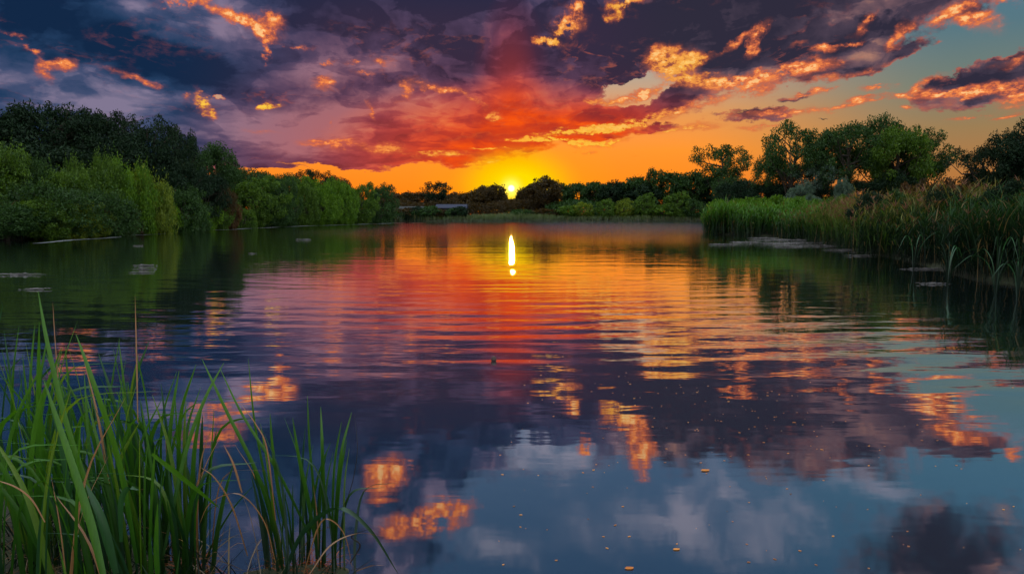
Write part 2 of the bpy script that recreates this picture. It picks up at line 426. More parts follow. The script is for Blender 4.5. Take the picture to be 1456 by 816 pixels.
# ------------------------------------------------------------------ water
def water_material():
    m, g = new_mat('lake_water')
    geo = g.node('ShaderNodeNewGeometry')
    pos = geo.outputs['Position']
    x, y, z = g.xyz(pos)
    dist = g.vm('LENGTH', pos)
    # small wind ripples, crests across the view; calmer close to the near bank
    p1 = g.vm('MULTIPLY', pos, (0.35, 1.0, 1.0))
    n1 = g.noise(p1, 3.4, 2, 0.5, 0.3)
    n2 = g.noise(g.mapping(pos, rot=(0, 0, 0.25), sc=(0.22, 1.0, 1.0)), 1.1, 2, 0.5, 0.6)
    n3 = g.noise(g.vm('MULTIPLY', pos, (0.8, 1.2, 1)), 14.0, 2, 0.5)
    n4 = g.noise(g.vm('MULTIPLY', pos, (0.3, 0.8, 1)), 0.35, 2, 0.5)
    patch = g.noise(g.vm('MULTIPLY', pos, (0.5, 1.0, 1)), 0.16, 2, 0.5)
    # rings that spread from a point out on the lake
    c = g.vm('SUBTRACT', pos, (-0.5, 27.0, 0.0))
    rr = g.vm('LENGTH', g.vm('MULTIPLY', c, (0.95, 1.0, 0.0)))
    ph = g.m('ADD', g.m('MULTIPLY', rr, 8.4), g.m('MULTIPLY', n4, 9.0))
    ring = g.m('SINE', ph)
    ringamp = g.m('MULTIPLY', g.step(y, 4.6, 7.5), g.step(y, 21.0, 9.5))
    ringamp = g.m('MULTIPLY', ringamp, g.step(patch, 0.35, 0.6, 0.35, 1.0))
    near = g.step(y, 3.0, 12.0, 0.10, 1.0)
    mid = g.m('MULTIPLY', near, g.step(y, 9.0, 14.0, 1.0, 0.6))
    far = g.step(y, 26.0, 85.0)
    lee = g.m('ADD', g.step(x, -2.0, 8.0, 0.35, 1.0), 0.0)
    h = g.m('MULTIPLY', g.m('SUBTRACT', n1, 0.5), g.m('MULTIPLY', mid, 0.009))
    h = g.m('ADD', h, g.m('MULTIPLY', n2, g.m('MULTIPLY', mid, 0.016)))
    h = g.m('ADD', h, g.m('MULTIPLY', n4, 0.02))
    h = g.m('ADD', h, g.m('MULTIPLY', ring, g.m('MULTIPLY', ringamp, 0.0027)))
    h = g.m('ADD', h, g.m('MULTIPLY', n3, g.m('MULTIPLY', g.m('MULTIPLY', far, lee), 0.042)))
    n5 = g.noise(g.vm('MULTIPLY', pos, (0.5, 1.6, 1)), 7.0, 2, 0.5)
    h = g.m('ADD', h, g.m('MULTIPLY', n5, g.step(y, 4.0, 9.0, 0.0002, 0.0012)))
    b = g.node('ShaderNodeBump')
    b.inputs['Strength'].default_value = 0.75
    b.inputs['Distance'].default_value = 1.0
    g.put(b.inputs['Height'], h)
    gl = g.node('ShaderNodeBsdfGlossy')
    gl.distribution = 'BECKMANN'
    g.put(gl.inputs['Color'], (0.97, 0.97, 0.97, 1))
    g.put(gl.inputs['Roughness'], g.step(y, 6.0, 90.0, 0.03, 0.045))
    m.node_tree.links.new(b.outputs[0], gl.inputs['Normal'])
    df = g.node('ShaderNodeBsdfDiffuse')
    g.put(df.inputs['Color'], (0.010, 0.018, 0.022, 1))
    inc = g.vm('DOT_PRODUCT', geo.outputs['Incoming'], (0, 0, 1))
    fac = g.m('SUBTRACT', 1.0, g.m('MULTIPLY', g.m('POWER', g.m('MAXIMUM', inc, 0.0001), 0.9), 1.0))
    fac = g.m('MAXIMUM', fac, 0.12)
    mx = g.node('ShaderNodeMixShader')
    g.put(mx.inputs[0], fac)
    m.node_tree.links.new(df.outputs[0], mx.inputs[1])
    m.node_tree.links.new(gl.outputs[0], mx.inputs[2])
    return finish(m, g, mx.outputs[0])


lake = mesh_from('water', [(-170, -12, 0), (170, -12, 0), (170, 175, 0), (-170, 175, 0)], [(0, 1, 2, 3)], water_material())
link('water', lake, kind='structure')

# ------------------------------------------------------------------ land
# corner points of the open water, seen from above (x right, y away from the camera)
SHORE = [(-60, 6.0), (-6, 5.2), (-3.2, 4.1), (-1.9, 3.35), (-1.25, 2.75), (-0.2, 2.45), (3, 2.3), (9, 3.0), (12.5, 7), (12.2, 12), (11.6, 14.5),
         (11.6, 17.5), (13.2, 22), (14.6, 27), (16.2, 33), (17.8, 39), (20.0, 48), (18.2, 52), (16.4, 56), (24, 60), (26, 80), (36, 110),
         (48, 153), (20, 156), (-24, 155), (-26.5, 141), (-29.5, 111), (-33.4, 97), (-33.5, 82), (-33.2, 67), (-32.6, 53), (-31, 43), (-34, 38), (-60, 30)]


def shore_distance(px, py):
    """signed distance to the water's edge, positive on land; arrays"""
    pts = np.array(SHORE, float)
    a = pts
    b = np.roll(pts, -1, axis=0)
    best = np.full(px.shape, 1e9)
    inside = np.zeros(px.shape, bool)
    for (ax, ay), (bx, by) in zip(a, b):
        dx, dy = bx - ax, by - ay
        t = np.clip(((px - ax) * dx + (py - ay) * dy) / (dx * dx + dy * dy), 0, 1)
        q = np.hypot(px - ax - t * dx, py - ay - t * dy)
        best = np.minimum(best, q)
        cond = ((ay > py) != (by > py)) & (px < (bx - ax) * (py - ay) / (by - ay + 1e-12) + ax)
        inside ^= cond
    return np.where(inside, -best, best)


def bank_height(px, py):
    d = shore_distance(px, py)
    wave = 0.25 * np.sin(px * 0.31 + 1.3) * np.sin(py * 0.23) + 0.1 * np.sin(px * 1.7 + py * 1.1)
    top = np.where(py < 6, 0.07, 0.34)
    return np.where(d > 0, top * (1 - np.exp(-d / 0.8)) + 0.0 + np.clip(d - 2, 0, 30) * 0.012 * (1 + wave) + 0.01, -np.clip(-d * 0.45, 0.03, 1.6))


def hz(x, y):
    return float(bank_height(np.array([float(x)]), np.array([float(y)]))[0])


def axis(parts):
    return np.unique(np.concatenate([np.arange(a, b, s) for a, b, s in parts]))


gx = axis([(-4000, -400, 400), (-400, -70, 15), (-70, -8, 1.4), (-8, 14, 0.22), (14, 64, 1.2), (64, 400, 14), (400, 4001, 400)])
gy = axis([(-300, -10, 25), (-10, 0, 1.0), (0, 8, 0.2), (8, 60, 0.8), (60, 190, 1.5), (190, 500, 15), (500, 5001, 300)])
GX, GY = np.meshgrid(gx, gy)
GZ = bank_height(GX, GY)
far_lift = np.clip((np.hypot(GX, GY) - 260) / 3000, 0, 1)
GZ = GZ * (1 - far_lift) + far_lift * 0.8
nx, ny = len(gx), len(gy)
idx = np.arange(nx * ny).reshape(ny, nx)
quads = np.stack([idx[:-1, :-1], idx[:-1, 1:], idx[1:, 1:], idx[1:, :-1]], -1).reshape(-1, 4)

m, g = new_mat('bank_soil')
pos = g.node('ShaderNodeNewGeometry').outputs['Position']
n1 = g.noise(pos, 0.6, 5, 0.6)
n2 = g.noise(pos, 9.0, 5, 0.6)
c = g.ramp(n1, [(0.3, (0.018, 0.016, 0.010, 1)), (0.5, (0.028, 0.040, 0.014, 1)), (0.7, (0.045, 0.060, 0.020, 1))])
c = g.mix(g.step(n2, 0.4, 0.7), c, (0.020, 0.018, 0.012, 1))
b = g.node('ShaderNodeBump')
b.inputs['Distance'].default_value = 0.05
g.put(b.inputs['Height'], n2)
p = g.node('ShaderNodeBsdfPrincipled')
g.put(p.inputs['Base Color'], c)
p.inputs['Roughness'].default_value = 0.95
g.put(p.inputs['Normal'], b.outputs[0])
finish(m, g, p.outputs[0])
gm = mesh_from('ground', np.stack([GX, GY, GZ], -1).reshape(-1, 3), quads, m, smooth=True)
link('ground', gm, kind='structure')


# ------------------------------------------------------------------ foliage
def leaf_mat(name, c1, c2, c3=None, trans=0.35, gloss=0.02, clump=1.2):
    m, g = new_mat(name)
    geo = g.node('ShaderNodeNewGeometry')
    rnd = geo.outputs['Random Per Island']
    tc = g.node('ShaderNodeTexCoord')
    n = g.noise(tc.outputs['Object'], clump, 2, 0.5)
    v = g.m('ADD', g.m('MULTIPLY', rnd, 0.55), g.m('MULTIPLY', g.step(n, 0.34, 0.66), 0.45))
    col = g.ramp(v, [(0.0, c1 + (1,)), (0.55, tuple((p + q) / 2 for p, q in zip(c1, c2)) + (1,)), (1.0, c2 + (1,))])
    if c3:
        col = g.mix(g.step(rnd, 0.93, 0.96), col, c3 + (1,))
    d = g.node('ShaderNodeBsdfDiffuse')
    g.put(d.inputs['Color'], col)
    tr = g.node('ShaderNodeBsdfTranslucent')
    g.put(tr.inputs['Color'], g.mix(1.0, col, (1.5, 1.35, 0.5, 1), 'MULTIPLY'))
    mx = g.node('ShaderNodeMixShader')
    mx.inputs[0].default_value = trans
    m.node_tree.links.new(d.outputs[0], mx.inputs[1])
    m.node_tree.links.new(tr.outputs[0], mx.inputs[2])
    gl = g.node('ShaderNodeBsdfGlossy')
    gl.inputs['Roughness'].default_value = 0.45
    gl.inputs['Color'].default_value = (0.8, 0.85, 0.8, 1)
    m2 = g.node('ShaderNodeMixShader')
    m2.inputs[0].default_value = gloss
    m.node_tree.links.new(mx.outputs[0], m2.inputs[1])
    m.node_tree.links.new(gl.outputs[0], m2.inputs[2])
    return finish(m, g, m2.outputs[0])


def bark_mat():
    m, g = new_mat('bark')
    tc = g.node('ShaderNodeTexCoord')
    n = g.noise(g.vm('MULTIPLY', tc.outputs['Object'], (4, 4, 0.8)), 3.0, 5, 0.65)
    p = g.node('ShaderNodeBsdfPrincipled')
    g.put(p.inputs['Base Color'], g.ramp(n, [(0.3, (0.022, 0.017, 0.012, 1)), (0.7, (0.075, 0.06, 0.045, 1))]))
    p.inputs['Roughness'].default_value = 0.9
    b = g.node('ShaderNodeBump')
    b.inputs['Distance'].default_value = 0.08
    g.put(b.inputs['Height'], n)
    g.put(p.inputs['Normal'], b.outputs[0])
    return finish(m, g, p.outputs[0])


BARK = bark_mat()
LEAF = {
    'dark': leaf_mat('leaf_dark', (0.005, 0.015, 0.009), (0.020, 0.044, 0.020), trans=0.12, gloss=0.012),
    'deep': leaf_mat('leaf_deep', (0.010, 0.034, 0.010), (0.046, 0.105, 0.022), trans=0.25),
    'green': leaf_mat('leaf_green', (0.018, 0.056, 0.006), (0.110, 0.205, 0.020), trans=0.35),
    'bright': leaf_mat('leaf_bright', (0.028, 0.092, 0.005), (0.150, 0.290, 0.018), trans=0.4),
    'yellow': leaf_mat('leaf_yellow', (0.045, 0.095, 0.008), (0.210, 0.270, 0.025), trans=0.4),
    'silver': leaf_mat('leaf_silver', (0.045, 0.085, 0.065), (0.130, 0.200, 0.160), trans=0.3),
    'rust': leaf_mat('leaf_rust', (0.050, 0.030, 0.014), (0.150, 0.075, 0.030), trans=0.35),
    'warmdark': leaf_mat('leaf_warm_dark', (0.026, 0.020, 0.008), (0.085, 0.050, 0.018), trans=0.45),  # brown leaves, reddened so the colour carries the hedge's warm backlight
}


def rot_frames(rng, n, up_bias=0.0):
    nrm = rng.normal(size=(n, 3))
    nrm[:, 2] += up_bias
    nrm /= np.linalg.norm(nrm, axis=1)[:, None] + 1e-9
    a = rng.normal(size=(n, 3))
    a -= (a * nrm).sum(1)[:, None] * nrm
    a /= np.linalg.norm(a, axis=1)[:, None] + 1e-9
    return a, np.cross(nrm, a)


def leaves(rng, centres, size, up_bias=0.4, droop=0.0):
    """one pointed leaf (kite) at each centre"""
    n = len(centres)
    a, b = rot_frames(rng, n, up_bias)
    if droop:
        a[:, 2] -= droop
        a /= np.linalg.norm(a, axis=1)[:, None]
    s = size * rng.uniform(0.6, 1.4, n)[:, None]
    w = 0.42 * s
    v = np.stack([centres - a * s, centres - a * s * 0.1 + b * w, centres + a * s, centres - a * s * 0.1 - b * w], 1)
    return v.reshape(-1, 3), np.arange(n * 4).reshape(-1, 4)


def tube(path, radii, k=5):
    path = np.asarray(path, float)
    n = len(path)
    V, Fc = [], []
    for i in range(n):
        t = path[min(i + 1, n - 1)] - path[max(i - 1, 0)]
        t /= np.linalg.norm(t) + 1e-9
        u = np.cross(t, (0.3, 0.9, 0.1))
        u /= np.linalg.norm(u) + 1e-9
        w = np.cross(t, u)
        for j in range(k):
            an = 2 * math.pi * j / k
            V.append(path[i] + radii[i] * (math.cos(an) * u + math.sin(an) * w))
    for i in range(n - 1):
        for j in range(k):
            a, b = i * k + j, i * k + (j + 1) % k
            Fc.append((a, b, b + k, a + k))
    return V, Fc


def crown_points(rng, kind, H, R):
    """centres and radii of the leaf clumps of a crown; kinds differ in outline"""
    C = []
    if kind == 'open':
        n, z0 = 100, 0.26
    elif kind == 'dense':
        n, z0 = 150, 0.12
    elif kind == 'round':
        n, z0 = 190, 0.02
    elif kind == 'willow':
        n, z0 = 170, 0.0
    else:
        n, z0 = 60, 0.0
    lob = [(rng.uniform(0, 6.28), rng.uniform(0.25, 0.95), rng.uniform(0.14, 0.30)) for _ in range(7)]
    while len(C) < n:
        u = rng.normal(size=3)
        u /= np.linalg.norm(u)
        r = rng.uniform(0.35, 1.0) ** (0.42 if kind != 'open' else 0.55)
        p = u * r
        prof = 1.0
        for (an, zz, am) in lob:
            q = np.array([math.cos(an) * 0.8, math.sin(an) * 0.8, (zz - 0.5) * 1.7])
            q /= np.linalg.norm(q)
            prof += am * max(0.0, float(u @ q) - 0.55) * 2 - 0.05
        p = p * prof
        zc = (p[2] * 0.5 + 0.5)
        if kind in ('round', 'willow'):
            if p[2] < -0.75:
                continue
            zc = max(0.02, (p[2] + 0.72) / 1.72)
            p[:2] *= 1.0 if zc > 0.25 else 0.92
        z = (z0 + (1 - z0) * zc) * H * 0.94
        C.append((p[0] * R, p[1] * R, z, rng.uniform(0.65, 1.25)))
    return np.array(C)


def build_tree_mesh(kind, H, R, leaf, per, seed, limbs=26, clump_r=None):
    """meshes of a trunk with limbs and of a crown for a tree of height H and crown radius R"""
    rng = np.random.default_rng(seed)
    C = crown_points(rng, kind, H, R)
    cr = clump_r or (0.17 * (R + H * 0.4))
    L = []
    for (x, y, z, s) in C:
        n = int(per * s)
        d = rng.normal(size=(n, 3))
        d /= np.linalg.norm(d, axis=1)[:, None]
        rr = cr * s * rng.uniform(0.15, 1.0, n) ** 0.5
        q = d * rr[:, None] * np.array([1.0, 1.0, 0.72])
        # a few leading shoots break the outline
        k = max(3, n // 14)
        sh = rng.uniform(1.0, 1.5, k)[:, None]
        q[:k] *= sh
        if kind == 'willow':
            q[:, 2] *= 1.25
            kk = n // 5
            q[:kk, 2] = np.abs(q[:kk, 2]) * rng.uniform(1.2, 2.3, kk)
            q[:kk, :2] *= 0.5
        L.append(q + (x, y, z))
    L = np.concatenate(L)
    L[:, 2] = np.maximum(L[:, 2], 0.03 * H)
    v, f = leaves(rng, L, leaf, 0.5, -0.8 if kind == 'willow' else 0.15)
    # trunk and limbs
    tv, tf = [], []

    def add(path, rad, k=5):
        V, Fc = tube(path, rad, k)
        o = len(tv)
        tv.extend(V)
        tf.extend([tuple(i + o for i in q) for q in Fc])
    top = H * (0.72 if kind in ('open', 'dense') else 0.55)
    r0 = 0.030 * H
    sway = rng.normal(size=(6, 2)) * 0.02 * H
    sway[0] = 0
    tr = [np.array([sway[i, 0], sway[i, 1], top * i / 5.0 - (0.3 if i == 0 else 0)]) for i in range(6)]
    add(tr, [r0 * (1.35 - 1.2 * (i / 5.0)) + 0.01 for i in range(6)], 8)
    order = rng.permutation(len(C))[:limbs]
    for i in order:
        e = C[i, :3]
        t0 = rng.uniform(0.25, 0.95) * min(1.0, e[2] / top)
        k = min(4, int(t0 * 5))
        s0 = tr[k] + (tr[k + 1] - tr[k]) * (t0 * 5 - k)
        mid = s0 * 0.45 + e * 0.55 + np.array([0, 0, 0.06 * H]) * rng.uniform(-0.4, 1) + rng.normal(size=3) * 0.03 * H
        rb = r0 * rng.uniform(0.22, 0.42)
        add([s0, s0 * 0.6 + mid * 0.4, mid, e * 0.75 + mid * 0.25, e], [rb, rb * 0.8, rb * 0.55, rb * 0.3, rb * 0.1], 4)
        for _ in range(3):
            e2 = e + rng.normal(size=3) * cr * 0.4
            add([mid * 0.4 + e * 0.6, e2], [rb * 0.25, rb * 0.06], 3)
    return (v, f), (np.array(tv), tf)


PROTO = {}


def proto(kind, variant, leafkey, fine):
    key = (kind, variant, leafkey, fine)
    if key in PROTO:
        return PROTO[key]
    base = {'open': (12.0, 5.6), 'dense': (11.0, 5.0), 'round': (6.0, 3.4), 'willow': (6.0, 3.6), 'shrub': (2.5, 1.5)}[kind]
    per, leaf = {'open': (105, 0.15), 'dense': (135, 0.165), 'round': (120, 0.105), 'willow': (125, 0.105), 'shrub': (120, 0.07)}[kind]
    cr = {'open': 0.95, 'dense': 1.08, 'round': 0.58, 'willow': 0.66, 'shrub': 0.36}[kind]
    if fine < 0:
        per, leaf = per * 0.34, leaf * 1.75
    kn = ['open', 'dense', 'round', 'willow', 'shrub'].index(kind)
    (v, f), (tv, tf) = build_tree_mesh(kind, base[0], base[1], leaf, per, 100 * kn + variant * 7 + 3, clump_r=cr)
    ext = np.percentile(np.abs(v[:, 0]), 97), np.percentile(v[:, 2], 99.6)
    cm = mesh_from('crown', v, f, LEAF[leafkey])
    tm = mesh_from('trunk', tv, tf, BARK, smooth=True)
    PROTO[key] = (cm, tm, float(ext[0]) * 2, float(ext[1]))
    return PROTO[key]


def plant_tree(px, ytop, wpx, dist, kind, leafkey, label, category='tree', name='tree', variant=0, fine=1, group=None, spread=1.0, rz=None):
    cm, tm, W0, H0 = proto(kind, variant, leafkey, fine)
    p = across(px, dist)
    z0 = hz(p.x, p.y) - 0.02
    H = CAM_H + (305.0 - ytop) / 970.0 * dist - z0
    W = wpx / 970.0 * dist
    rnd = random.Random(hash((round(px), round(ytop), round(dist))) & 0xffff)
    e = link(name, None, loc=(p.x, p.y, z0), rot=(0, 0, rnd.uniform(0, 6.28) if rz is None else rz), label=label, category=category)
    e.scale = (W / W0, W / W0 * spread, H / H0)
    if group:
        e['group'] = group
    link('trunk', tm, e)
    link('crown', cm, e)
    return e

# ------------------------------------------------------------------ trees and bushes
ORD = ['first', 'second', 'third', 'fourth', 'fifth', 'sixth', 'seventh', 'eighth', 'ninth', 'tenth', 'eleventh', 'twelfth',
       'thirteenth', 'fourteenth', 'fifteenth', 'sixteenth', 'seventeenth', 'eighteenth', 'nineteenth', 'twentieth']


def row(items, phrase, **kw):
    """items: (px, ytop, width, dist, kind, leaf, variant); phrase has {} for the place in the row"""
    items = sorted(items, key=lambda q: q[0])
    for i, (px, yt, w, d, kind, leaf, var) in enumerate(items):
        plant_tree(px, yt, w, d, kind, leaf, phrase.format(ORD[i]), variant=var, **kw)


# tall dark trees at the back of the left bank
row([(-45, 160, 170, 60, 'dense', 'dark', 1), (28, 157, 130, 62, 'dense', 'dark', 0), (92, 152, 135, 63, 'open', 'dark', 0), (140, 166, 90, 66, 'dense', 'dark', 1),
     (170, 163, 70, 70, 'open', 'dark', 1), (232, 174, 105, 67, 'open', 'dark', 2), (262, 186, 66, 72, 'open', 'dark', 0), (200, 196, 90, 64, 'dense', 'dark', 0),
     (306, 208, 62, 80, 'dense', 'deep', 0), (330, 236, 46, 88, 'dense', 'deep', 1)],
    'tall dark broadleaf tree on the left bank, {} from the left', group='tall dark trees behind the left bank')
# dark lower trees between
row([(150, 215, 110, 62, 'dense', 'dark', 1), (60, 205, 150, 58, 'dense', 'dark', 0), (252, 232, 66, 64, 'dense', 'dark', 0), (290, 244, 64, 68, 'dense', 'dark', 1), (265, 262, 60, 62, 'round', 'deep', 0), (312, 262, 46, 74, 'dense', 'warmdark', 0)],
    'lower dark tree filling the left bank under the tall ones, {} from the left', group='lower dark trees on the left bank')
# green willows and bushes by the water
row([(-30, 222, 130, 47, 'willow', 'green', 0), (36, 216, 105, 49, 'willow', 'green', 1), (95, 246, 90, 50, 'willow', 'green', 0), (140, 240, 90, 53, 'willow', 'green', 2), (188, 230, 82, 55, 'willow', 'bright', 1),
     (218, 246, 70, 57, 'willow', 'yellow', 0), (8, 210, 46, 48, 'willow', 'green', 2), (64, 226, 44, 48.5, 'willow', 'deep', 0), (122, 228, 40, 51, 'willow', 'green', 1), (164, 222, 38, 54, 'willow', 'green', 0), (206, 236, 34, 56, 'willow', 'bright', 2), (70, 262, 120, 46, 'willow', 'deep', 2), (150, 272, 90, 50, 'willow', 'deep', 0)],
    'green willow bush at the left bank, {} from the left', category='willow', name='willow_bush', group='willow bushes along the left bank')
row([(10, 286, 90, 42.5, 'round', 'deep', 0), (60, 280, 80, 44.5, 'round', 'green', 1), (112, 282, 66, 47, 'round', 'yellow', 0), (140, 298, 50, 49, 'shrub', 'warmdark', 0),
     (178, 296, 52, 54, 'shrub', 'warmdark', 1), (208, 284, 40, 57, 'round', 'yellow', 1), (238, 288, 44, 60, 'shrub', 'bright', 0), (262, 284, 46, 64, 'round', 'bright', 0),
     (290, 288, 40, 69, 'shrub', 'bright', 1), (312, 291, 40, 73, 'shrub', 'green', 0), (330, 288, 24, 77, 'shrub', 'rust', 1), (350, 296, 36, 80, 'shrub', 'green', 1)],
    'low shrub at the waterline of the left bank, {} from the left', category='shrub', name='shrub', group='low shrubs along the left waterline')
# the row of rounded trees that runs to the middle
row([(364, 252, 66, 86, 'round', 'green', 0), (402, 257, 46, 93, 'round', 'deep', 1), (430, 256, 50, 99, 'round', 'green', 1), (458, 255, 50, 104, 'round', 'bright', 0),
     (486, 257, 44, 110, 'round', 'bright', 1), (510, 262, 40, 118, 'round', 'green', 0), (543, 264, 44, 127, 'round', 'deep', 1), (388, 268, 40, 88, 'round', 'deep', 0)],
    'rounded green tree in the row on the left shore, {} from the left', group='rounded trees along the left shore')
row([(345, 243, 60, 104, 'dense', 'deep', 0), (376, 246, 50, 110, 'dense', 'deep', 1), (412, 250, 54, 114, 'dense', 'deep', 0), (447, 243, 52, 118, 'open', 'dark', 1), (478, 252, 50, 122, 'dense', 'warmdark', 0)],
    'darker tree showing over the rounded row, {} from the left', group='darker trees behind the rounded row')
# far hedge under the sun
far = []
rr = random.Random(5)
tops = [(560, 276), (580, 274), (598, 274), (622, 276), (648, 275), (672, 274), (688, 266), (702, 264), (724, 268), (750, 265), (764, 262), (800, 264), (820, 262), (842, 262), (862, 263), (885, 262), (905, 262)]
tops = [q for q in tops if not 710 < q[0] < 742] + [(715, 274), (727, 285), (740, 274)]
for i, (x_, t_) in enumerate(tops):
    far.append((x_, t_, (16 if abs(x_ - 727) < 20 else 38) + rr.uniform(-6, 8), 188 + rr.uniform(-8, 8), 'dense', 'warmdark' if x_ < 770 else 'deep', i % 2))
row(far, 'low dark tree in the far hedge under the sun, {} from the left', fine=-1, group='far hedge trees below the sunset')
plant_tree(621, 259, 38, 178, 'open', 'dark', 'round-headed dark tree standing alone above the far hedge', variant=1, fine=-1)
plant_tree(776, 254, 52, 172, 'dense', 'warmdark', 'dome-shaped far tree just right of the setting sun', variant=0, fine=-1)
row([(845, 260, 36, 176, 'dense', 'deep', 1), (878, 259, 42, 174, 'dense', 'dark', 0), (905, 253, 40, 172, 'dense', 'deep', 1), (930, 241, 36, 170, 'open', 'deep', 0), (952, 247, 50, 169, 'dense', 'deep', 1),
     (982, 246, 50, 168, 'dense', 'deep', 0), (915, 264, 50, 170, 'dense', 'dark', 0), (1010, 252, 50, 166, 'dense', 'dark', 1)],
    'dark green tree at the right end of the far shore, {} from the left', fine=-1, group='trees at the right end of the far shore')
row([(808, 293, 34, 160, 'shrub', 'green', 0), (830, 288, 30, 160, 'shrub', 'yellow', 1), (862, 284, 30, 159, 'round', 'green', 1), (886, 283, 26, 159, 'round', 'yellow', 0), (912, 276, 26, 159, 'round', 'green', 0),
     (962, 274, 34, 157, 'round', 'green', 1), (985, 284, 34, 157, 'round', 'deep', 0), (592, 294, 24, 158.5, 'shrub', 'dark', 1), (612, 293, 36, 158.5, 'shrub', 'deep', 0), (642, 296, 22, 158.3, 'shrub', 'deep', 1), (575, 296, 36, 158, 'shrub', 'warmdark', 1), (655, 294, 26, 158.2, 'shrub', 'dark', 0), (628, 297, 20, 158.4, 'shrub', 'warmdark', 1), (940, 292, 40, 158, 'shrub', 'green', 0), (740, 298, 40, 162, 'shrub', 'deep', 0), (780, 297, 40, 162, 'shrub', 'warmdark', 1)],
    'small bush on the far shore meadow, {} from the left', fine=-1, category='bush', name='bush', group='bushes on the far shore meadow')
# right bank
row([(1186, 279, 46, 38, 'shrub', 'green', 1), (1236, 275, 56, 30, 'shrub', 'dark', 0), (1345, 270, 60, 24, 'round', 'dark', 1), (1412, 262, 70, 20.5, 'round', 'dark', 0), (1275, 272, 44, 27, 'shrub', 'deep', 1)],
    'leafy shrub growing among the right bank reeds, {} from the left', category='shrub', name='reed_shrub', group='shrubs among the right bank reeds')
plant_tree(1020, 209, 76, 162, 'open', 'deep', 'open-crowned tree at the left end of the right bank group', variant=1)
row([(1090, 222, 66, 84, 'open', 'deep', 0), (1122, 176, 96, 80, 'open', 'deep', 2), (1163, 188, 80, 83, 'open', 'deep', 0), (1202, 180, 88, 78, 'open', 'deep', 1), (1240, 170, 96, 80, 'open', 'deep', 0), (1268, 186, 84, 76, 'dense', 'green', 1), (1306, 186, 84, 78, 'open', 'deep', 2)],
    'tall tree in the big right bank group, {} from the left', group='tall trees of the right bank group')
row([(1040, 254, 50, 96, 'dense', 'deep', 1), (1050, 258, 62, 92, 'dense', 'dark', 1), (1085, 262, 60, 84, 'dense', 'dark', 0), (1120, 262, 60, 82, 'dense', 'dark', 1), (1165, 264, 60, 80, 'dense', 'dark', 0),
     (1215, 258, 70, 77, 'dense', 'dark', 1), (1262, 246, 60, 75, 'dense', 'dark', 0)],
    'lower dark tree under the right bank group, {} from the left', group='lower dark trees under the right bank group')
row([(1128, 262, 34, 74, 'round', 'silver', 0), (1152, 232, 56, 79, 'open', 'silver', 1), (1196, 256, 30, 72, 'round', 'silver', 1), (1158, 278, 26, 70, 'round', 'silver', 0)],
    'silvery grey-green bush against the right tree group, {} from the left', category='bush', name='silver_bush', group='silvery bushes against the right tree group')
row([(1388, 212, 76, 52, 'open', 'dark', 1), (1424, 188, 76, 49, 'open', 'dark', 0), (1464, 168, 100, 46, 'open', 'dark', 2), (1440, 232, 90, 50, 'dense', 'dark', 0), (1378, 250, 50, 54, 'dense', 'dark', 1), (1490, 200, 110, 44, 'dense', 'dark', 1)],
    'dark tree at the right edge of the photo, {} from the left', group='dark trees at the right edge')
row([(1288, 262, 34, 50, 'shrub', 'rust', 0), (1312, 258, 34, 46, 'shrub', 'warmdark', 1), (1340, 256, 34, 42, 'shrub', 'rust', 0), (1362, 262, 40, 44, 'shrub', 'warmdark', 1)],
    'sparse brownish shrub behind the reeds, {} from the left', category='shrub', name='brown_shrub', group='sparse brown shrubs behind the reeds', fine=-1)
row([(1020, 286, 40, 60, 'shrub', 'bright', 0), (1046, 284, 40, 59, 'shrub', 'bright', 1), (1072, 282, 44, 58, 'shrub', 'bright', 0), (1098, 279, 44, 57, 'shrub', 'bright', 1), (1126, 281, 44, 56, 'shrub', 'bright', 0), (1150, 284, 40, 55, 'shrub', 'green', 1)],
    'bright green leafy bush at the tip of the right reed bed, {} from the left', category='bush', name='green_bush', group='bright bushes at the tip of the right reed bed')

# ------------------------------------------------------------------ reeds, grasses
def ribbons(base, dirv, length, width, droop, droop_dir, seg=4, taper=0.7, fold=False, yaw=None, rng=None):
    """many tapering blades at once; returns vertices and quads"""
    n = len(base)
    rng = rng or np.random.default_rng(1)
    t = np.linspace(0, 1, seg + 1)
    L = length[:, None, None]
    T = t[None, :, None]
    P = base[:, None, :] + dirv[:, None, :] * L * T + droop_dir[:, None, :] * (L * (T ** 2) * droop[:, None, None])
    P[:, :, 2] -= (length[:, None] * (t[None, :] ** 3) * droop[:, None] ** 1.5 * 0.75)
    yaw = rng.uniform(0, math.pi, n) if yaw is None else yaw
    side = np.stack([np.cos(yaw), np.sin(yaw), np.zeros(n)], -1)
    w = width[:, None] * np.clip(1 - t[None, :] ** 2.2, 0.02, 1) ** taper * (0.75 + 0.5 * np.minimum(1, t[None, :] * 4)) * 0.5
    off = side[:, None, :] * w[:, :, None]
    A, B = P - off, P + off
    if not fold:
        V = np.stack([A, B], 2).reshape(-1, 3)
        k = 2
        base_i = (np.arange(n) * (seg + 1) * k)[:, None] + (np.arange(seg) * k)[None, :]
        Q = np.stack([base_i, base_i + 1, base_i + 3, base_i + 2], -1).reshape(-1, 4)
        return V, Q
    nrm = np.cross(side[:, None, :] + 0 * P, dirv[:, None, :] + 0 * P)
    mid = P - nrm * w[:, :, None] * 0.35
    V = np.stack([A, mid, B], 2).reshape(-1, 3)
    k = 3
    base_i = (np.arange(n) * (seg + 1) * k)[:, None] + (np.arange(seg) * k)[None, :]
    Q1 = np.stack([base_i, base_i + 1, base_i + 4, base_i + 3], -1).reshape(-1, 4)
    Q2 = np.stack([base_i + 1, base_i + 2, base_i + 5, base_i + 4], -1).reshape(-1, 4)
    return V, np.concatenate([Q1, Q2])


